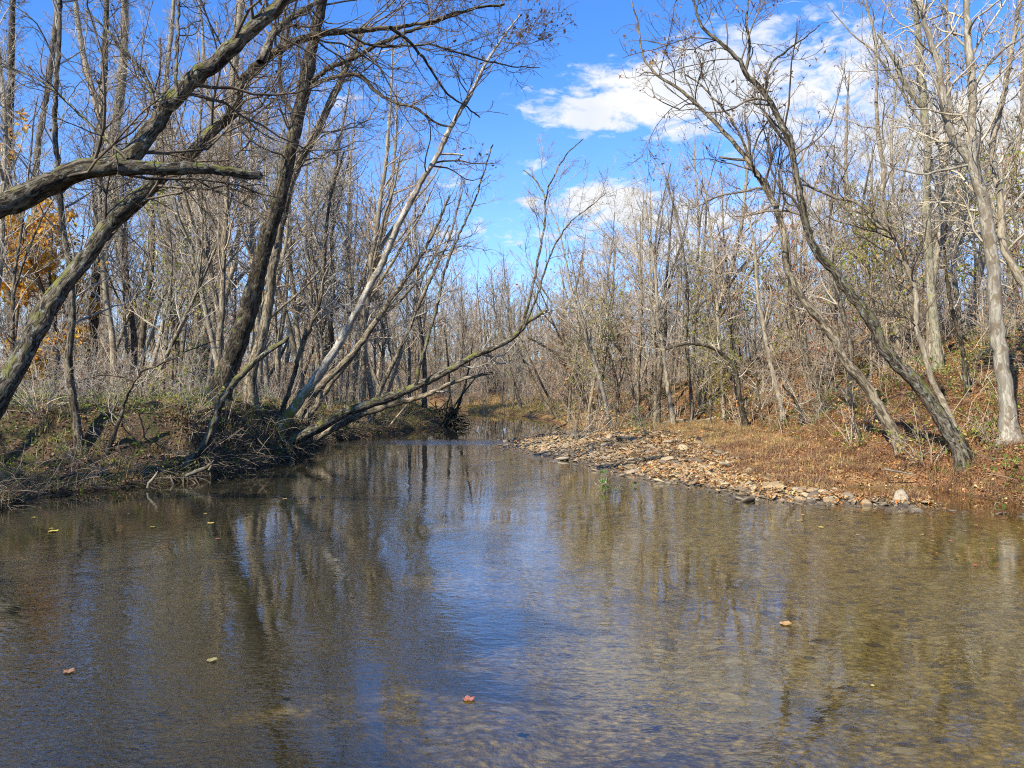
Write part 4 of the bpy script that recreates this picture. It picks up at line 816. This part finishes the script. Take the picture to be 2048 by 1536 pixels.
# ---------------------------------------------------------------- stones
def stone_mesh(name, seed, mat, sub=3):
    import bmesh
    bm = bmesh.new(); bmesh.ops.create_icosphere(bm, subdivisions=sub, radius=1); rng = np.random.default_rng(seed)
    W = rng.standard_normal((6, 3)); W = unit(W); c_ = rng.uniform(.5, .85, 6); ph = rng.uniform(0, 6, (4, 3))
    sc = np.array([1, rng.uniform(.48, .85), rng.uniform(.18, .36)])
    for v in bm.verts:
        p = np.array(v.co)
        for w_, cc in zip(W, c_):
            d = p @ w_
            if d > cc: p = p - w_ * (d - cc) * .85
        p = p * (1 + .06 * sum(math.sin(p @ ph[k] * (2 + k) + k) for k in range(4)) / 2); v.co = (p * sc).tolist()
    V = np.array([v.co[:] for v in bm.verts]); F_ = np.array([[v.index for v in f.verts] for f in bm.faces]); bm.free()
    return V, F_
def stonemat(name, inst):
    m, q, b = base_mat(name, .85, .3)
    if inst: r = q.n('ShaderNodeObjectInfo').outputs['Random']
    else: r = q.n('ShaderNodeNewGeometry').outputs['Random Per Island']
    cr = q.n('ShaderNodeValToRGB', {0: r}); e = cr.color_ramp
    cols = [(.27, .185, .085), (.44, .32, .16), (.15, .115, .075), (.54, .42, .24), (.32, .215, .10), (.38, .31, .205)]
    for i_, c in enumerate(cols):
        el_ = e.elements[i_] if i_ < 2 else e.elements.new(i_ / 6)
        el_.position = i_ / 6; el_.color = c4(c)
    tco = q.n('ShaderNodeNewGeometry'); p_ = tco.outputs['Position']; z_ = q.n('ShaderNodeSeparateXYZ', {0: p_}).outputs[2]
    n_ = q.noise(p_, 18, 5, .65); col = q.mix(q.ss(n_, .35, .7, 0, .5), cr.outputs[0], c4((.14, .10, .07)))
    wet = q.ss(q.m('MULTIPLY_ADD', n_, .04, z_), .085, .035); col = q.mix(q.m('MULTIPLY', wet, .7), col, c4((.03, .025, .02)))
    q.set(b, 'Base Color', col); q.set(b, 'Roughness', q.m('MULTIPLY_ADD', wet, -.5, .85)); q.set(b, 'Normal', q.n('ShaderNodeBump', {'Strength': .5, 'Distance': .02, 'Height': n_}))
    return m
M_ST = stonemat('stone_single', True); M_STS = stonemat('stone_mass', False)
SH = [stone_mesh('s', 400 + k, None) for k in range(10)]; SHL = [stone_mesh('s', 400 + k, None, 2) for k in range(8)]
SME = []
for k, (V, Fc) in enumerate(SH): SME.append(mesh_np('stone', V, Fc.ravel(), np.full(len(Fc), 3), [M_ST], None, True))
def stone(x, y, s, label, group=None, dz=.0, k=None, name='stone', flat=1.):
    o = link(name, SME[random.randrange(10) if k is None else k]); o.location = (x, y, max(float(H(np.array([x]), np.array([y]))[0]), -.06) + s * .12 + dz); o.scale = (s, s, s * flat)
    o.rotation_euler = (random.gauss(0, .16), random.gauss(0, .16), random.uniform(0, 6.28)); tag(o, label, 'stone', group)
for (px, py, wpx, lb, fl) in [(963, 888, 15, 'small white-topped stone standing alone in the water off the bar tip', 1.5), (1498, 945, 42, 'large pale angular boulder at the top of the bar', 1.6), (1667, 985, 26, 'rounded tan boulder at the water edge near the spit', 1.6),
                              (1316, 967, 34, 'dark half-wet rock at the water edge beside the green sprig', 1.2), (1130, 903, 20, 'rounded orange stone near the bar tip', 1.4), (1110, 922, 32, 'pale broad stone at the edge of the water below the orange one', 1.2),
                              (1628, 1012, 24, 'dark wet stone with a leaf beside it off the spit', 1.), (1390, 925, 44, 'low broad tan boulder in the middle of the bar', 1.1), (1335, 922, 34, 'tan boulder among flat stones in the middle of the bar', 1.2),
                              (1555, 995, 30, 'grey flat stone at the shoreline of the spit', .9), (1410, 992, 12, 'small stone poking out of the water in front of the bar', 1.), (1247, 966, 22, 'flat dark stone awash beside the green sprig', .6)]:
    Y = ground_hit(px, py, 12, 60); stone((px - 1024) / F * Y, Y, wpx / 2 / F * Y, lb, flat=fl)
rng = np.random.default_rng(9)
def bar_pts(n, seed, dmax):
    rg = np.random.default_rng(seed); x = rg.uniform(-2, 11, n); y = 15 + 27 * rg.uniform(0, 1, n) ** 1.2; d = seg_dist(x, y, RIGHT); i_ = inside(x, y, RIVER)
    k = ~inside(x, y, HILL) & np.where(i_, d < .55 * rg.uniform(0, 1, n) ** 1.5, inside(x + rg.normal(0, .35, n), y, BARP)) & ~inside(x, y, LEFTLAND)
    k &= ~((x > 8.6) & (rg.uniform(0, 1, n) < .8))
    return x[k], y[k]
x, y = bar_pts(2600, 1, 3.2); x, y = x[:286], y[:286]
for a_, b_ in zip(x, y):
    d_ = seg_dist(np.array([a_]), np.array([b_]), RIGHT)[0]; where = 'off the tip of the bar' if b_ > 29 else ('along the water edge of the bar' if d_ < .9 else 'on the open stone bar')
    lb = 'flat tan river stone ' + where; stone(a_, b_, .085 * rng.lognormal(0, .45), lb, lb + 's' if False else 'flat river stones ' + where, dz=.02)
x, y = bar_pts(60000, 2, 3.4); x, y = x[:13000], y[:13000]; z_ = H(x, y); VV = []; FF = []; off = 0
for k in range(len(x)):
    V, Fc = SHL[k % 8]; s = .055 * rng.lognormal(0, .5); a = rng.uniform(0, 6.28); c_, s_ = math.cos(a), math.sin(a); tx, ty = rng.normal(0, .28, 2)
    Vr = V * s; Vr = np.stack([Vr[:, 0] * c_ - Vr[:, 1] * s_, Vr[:, 0] * s_ + Vr[:, 1] * c_, Vr[:, 2] + Vr[:, 0] * tx + Vr[:, 1] * ty], -1) + np.array([x[k], y[k], max(z_[k], -.05) + s * .15])
    VV.append(Vr); FF.append(Fc + off); off += len(V)
V = np.concatenate(VV); Fc = np.concatenate(FF); tag(link('river_stones', mesh_np('river_stones', V, Fc.ravel(), np.full(len(Fc), 3), [M_STS], None, True)), 'countless small flat stones making up the bar', 'stones', None, 'stuff')

# ---------------------------------------------------------------- dead wood, roots, sprig, floating leaves
def wood(name, label, pts, w, mat, Y=None, cat='log', extra=(), sides=10):
    root = empty(name, P(pts[0][0], pts[0][1], Y or ground_hit(*pts[0]))); b0 = np.array(root.location); Y0 = b0[1]; tag(root, label, cat); g = Geo()
    def one(pts, w, Y1=None):
        W = np.array([P(p_[0], p_[1], p_[2] if len(p_) > 2 else Y0) for p_ in pts]); r = np.interp(np.linspace(0, 1, len(W)), np.linspace(0, 1, len(w)), w) / 2 / F * Y0
        p, rr = spline(W, r, .12); rr[-1] *= .3; v, f, bk = tubes(p[None] - b0, rr[None], sides, .12); return v, f, bk
    v, f, bk = one(pts, w); g.add(v, f, 0, bk); link('stem', g.mesh('stem', [mat], True, True), root)
    for e in extra:
        g = Geo(); v, f, bk = one(*e); g.add(v, f, 0, bk); link('branch', g.mesh('branch', [mat], True, True), root)
wood('dead_log', 'bleached dead log lying across the back of the terrace grass', [(1318, 848), (1360, 842), (1400, 843), (1440, 833), (1485, 828)], (7, 8, 6, 4), M_PALE)
wood('dead_stick', 'pale bare stick slanting over the small pool behind the spit', [(1768, 938), (1800, 944), (1832, 950)], (4, 3.5, 2.5), M_WHITE, 19.2, 'stick')
wood('dead_branch', 'pale dead branch propped on the slope near the slimmer leaning tree', [(1682, 892), (1700, 875), (1722, 865)], (4, 4, 3), M_PALE, None, 'branch')
wood('broken_sapling', 'short dark snag leaning on the slope in front of the slim leaning tree', [(1726, 888), (1716, 860), (1708, 838)], (8, 6, 4), M_BARK, None, 'snag')
wood('mossy_snag', 'pale mossy snag standing in the water under the clump', [(582, 918), (583, 905), (576, 890), (570, 878)], (15, 10, 4), M_MOSSY, 27.0, 'snag')
wood('driftwood', 'crooked pale driftwood root at the foot of the left bank', [(296, 976), (298, 966), (308, 956), (316, 942)], (6, 6, 4), M_PALE, 18.8, 'driftwood')
wood('driftwood', 'forked grey driftwood reaching from the bank into the water beneath the curved trunk', [(372, 952), (395, 942), (418, 932), (428, 920)], (8, 9, 5), M_MID, 20.3, 'driftwood', [([(418, 940), (424, 930), (412, 912)], (6, 5, 3))])
wood('driftwood', 'bare pale branch lying at the far left waterline beyond the fallen trunks', [(745, 858), (775, 855), (790, 838), (815, 808)], (5, 4, 3), M_PALE, 40.5, 'branch', [([(745, 858), (720, 856), (700, 860)], (4, 3))])
wood('driftwood', 'dark drift branch where the far glassy reach meets the bar', [(1110, 857), (1122, 852), (1135, 846), (1128, 840)], (4, 4, 3), M_DARK, 44.0, 'branch')
# upturned root mass at the far left point
root = empty('root_mass', (-4.1, 49.0, 0)); tag(root, 'dark upturned root mass at the tip of the far left bank', 'roots'); g = Geo(); r2 = np.random.default_rng(31)
N = 90; a = r2.uniform(0, 6.28, N); D = unit(np.stack([np.cos(a) * 1.2, r2.normal(0, .5, N), np.sin(a) * .9 + .25], -1)); Pt, R = grow(np.stack([r2.normal(0, .5, N), r2.normal(0, .3, N), r2.uniform(-.1, .9, N)], -1), D, r2.uniform(.5, 1.7, N), r2.uniform(.03, .09, N), 7, .28, -.05, r2, .012)
v, f, bk = tubes(Pt, R, 6, .15); g.add(v, f, 0, bk); link('roots', g.mesh('roots', [M_DARK], True, True), root)
g = Geo(); Pt, R = grow(np.array([[.2, 0, .3], [.4, .1, .2], [-.1, 0, .4]]), unit(np.array([[-.1, 0, 1.], [.28, 0, 1.], [.6, 0, .8]])), np.array([6., 5.5, 4.]), np.array([.12, .09, .07]), 12, .06, .03, r2, .02)
v, f, bk = tubes(Pt, R, 8, .1); g.add(v, f, 0, bk); link('stems', g.mesh('stems', [M_DARK], True, True), root)
# hanging roots under the clump
root = empty('bank_roots', (-8.2, 27.5, 0)); tag(root, 'dark tangle of exposed roots hanging down the undercut bank below the clump', 'roots'); g = Geo()
N = 520; yy = r2.uniform(20.2, 37, N); xx = np.interp(yy, [20.8, 23.9, 27.2, 34.2, 36.3], [-8.45, -8.1, -7.8, -8.5, -7.65]) + r2.uniform(-.9, .1, N); zz = np.maximum(H(xx, yy), 0) + r2.uniform(0, .35, N)
Pt, R = grow(np.stack([xx + 8.2, yy - 27.5, zz], -1), unit(np.stack([r2.uniform(.1, .9, N), r2.normal(0, .8, N), r2.uniform(-.9, .2, N)], -1)), r2.uniform(.4, 1.3, N), r2.uniform(.008, .035, N), 8, .2, -.12, r2, .004)
v, f, bk = tubes(Pt, R, 5, .1); g.add(v, f, 0, bk); link('roots', g.mesh('roots', [M_BARK], True, True), root)
# green sprig growing in the shallows
make_shrub('sprig', 'water_plant', .3, 14, T_TAN, leafmat('leaves_fresh', [(.10, .26, .03), (.16, .34, .05), (.07, .18, .03)], trans=.4), 1.0, 500, .05, 1.2)
place('sprig', (1220 - 1024) / F * 20.3, 20.0, 0, 1.4, 'bright green leafy sprig growing out of the shallows by the bar', 'plant', zoff=.15)
place('sprig', 10.4, 16.6, 1, 1.5, 'bright green grassy clump at the right shore', 'plant', zoff=.05)
# floating leaves
LCOL = {'rust': (.42, .15, .09), 'tan': (.50, .30, .11), 'brown': (.32, .16, .08), 'yellow': (.55, .42, .08), 'olive': (.30, .26, .10), 'red': (.60, .10, .06), 'orange': (.62, .22, .05)}
LM = {}; LEAFME = {}
for k, c in LCOL.items():
    m, q, b = base_mat('floating_leaf_' + k, .5, .4); g_ = q.n('ShaderNodeNewGeometry').outputs['Position']; q.set(b, 'Base Color', q.mix(q.noise(g_, 60, 3), c4([v * .7 for v in c]), c4(c))); LM[k] = m
for (px, py, wpx, k, lb, lobed, rz) in [(935, 1398, 30, 'rust', 'lobed rust-red leaf floating low in the middle of the near water', 1, .4), (1568, 1247, 36, 'tan', 'broad tan leaf floating on the golden water toward the right', 0, .1), (137, 1343, 28, 'brown', 'curled brown leaf floating near the left edge of the near water', 1, 1.5),
                                        (421, 1320, 30, 'olive', 'dull olive leaf floating half sunk in dark water', 0, .3), (1950, 1130, 11, 'red', 'tiny bright red leaf floating near the right edge', 0, .3), (1745, 1371, 12, 'yellow', 'tiny yellow leaf on the golden water', 0, 1.), (104, 1062, 28, 'yellow', 'pale yellow leaf floating off the left bank', 0, .0),
                                        (1984, 1097, 8, 'orange', 'tiny orange leaf floating below the green clump at the right shore', 0, 0), (434, 1077, 14, 'rust', 'small rust leaf drifting below the curved trunk', 0, 0), (1873, 1106, 7, 'orange', 'speck of an orange leaf out from the right shore', 0, .5), (1418, 1176, 8, 'tan', 'tiny tan leaf below the open bar', 0, .5)]:
    Y = (CAMZ - .01) * F / (py - 768); x = (px - 1024) / F * Y; s = wpx / 2.2 / F * Y; n = 60; vs = [(0, 0, .004)]
    for j in range(n):
        a = j / n * 6.283; rr = (.60 + .30 * abs(math.cos(a * 2.5)) + .07 * math.cos(a * 15)) * (1 + .22 * math.cos(a)) if lobed else (.50 + .42 * abs(math.cos(a / 2)) ** 2 + .05 * math.cos(a * 12)); vs.append((math.cos(a) * rr * s, math.sin(a) * rr * s * (1 if lobed else .9), .004 + s * .05 * rr ** 2 + .12 * s * rr * math.sin(a * 2 + px)** 2))
    me = bpy.data.meshes.new('floating_leaf'); me.from_pydata(vs + [(a_, b_, c_ - .002) for a_, b_, c_ in vs], [], [(0, j + 1, (j + 1) % n + 1) for j in range(n)] + [(n + 1, n + 1 + (j + 1) % n + 1, n + 2 + j) for j in range(n)] + [(j + 1, n + 2 + j, n + 2 + (j + 1) % n, (j + 1) % n + 1) for j in range(n)]); me.materials.append(LM[k])
    if wpx > 20: LEAFME[k] = me
    o = link('floating_leaf', me); o.location = (x, Y, .006); o.rotation_euler = (0, 0, rz); tag(o, lb, 'leaf')
# specks of leaf drifting along the right shore and under the left bank
rgf = random.Random(4)
for k_ in range(46):
    if k_ < 34: x, Y = rgf.uniform(4.5, 10.5), rgf.uniform(12.6, 15.6); lb = 'tiny fallen leaf floating just off the right shore'
    else: x, Y = rgf.uniform(-10, -5), rgf.uniform(13.5, 17.5); lb = 'tiny fallen leaf floating in the dark water off the left bank'
    if not inside(np.array([x]), np.array([Y]), RIVER)[0]: continue
    me = LEAFME[rgf.choice(list(LEAFME))]; o = link('floating_leaf', me); o.location = (x, Y, .006); o.rotation_euler = (0, 0, rgf.uniform(0, 6.28)); o.scale = [rgf.uniform(.35, .8)] * 3; tag(o, lb, 'leaf', lb.replace('leaf', 'leaves', 1))
# drop prototypes that were never placed
for k, (root, t, c, used) in PROTO.items():
    if not used:
        for o in (t, c, root): bpy.data.objects.remove(o)
print('TRIS', sum(len(m.polygons) for m in bpy.data.meshes) / 1e6, 'M polys; objects', len(SC.objects))
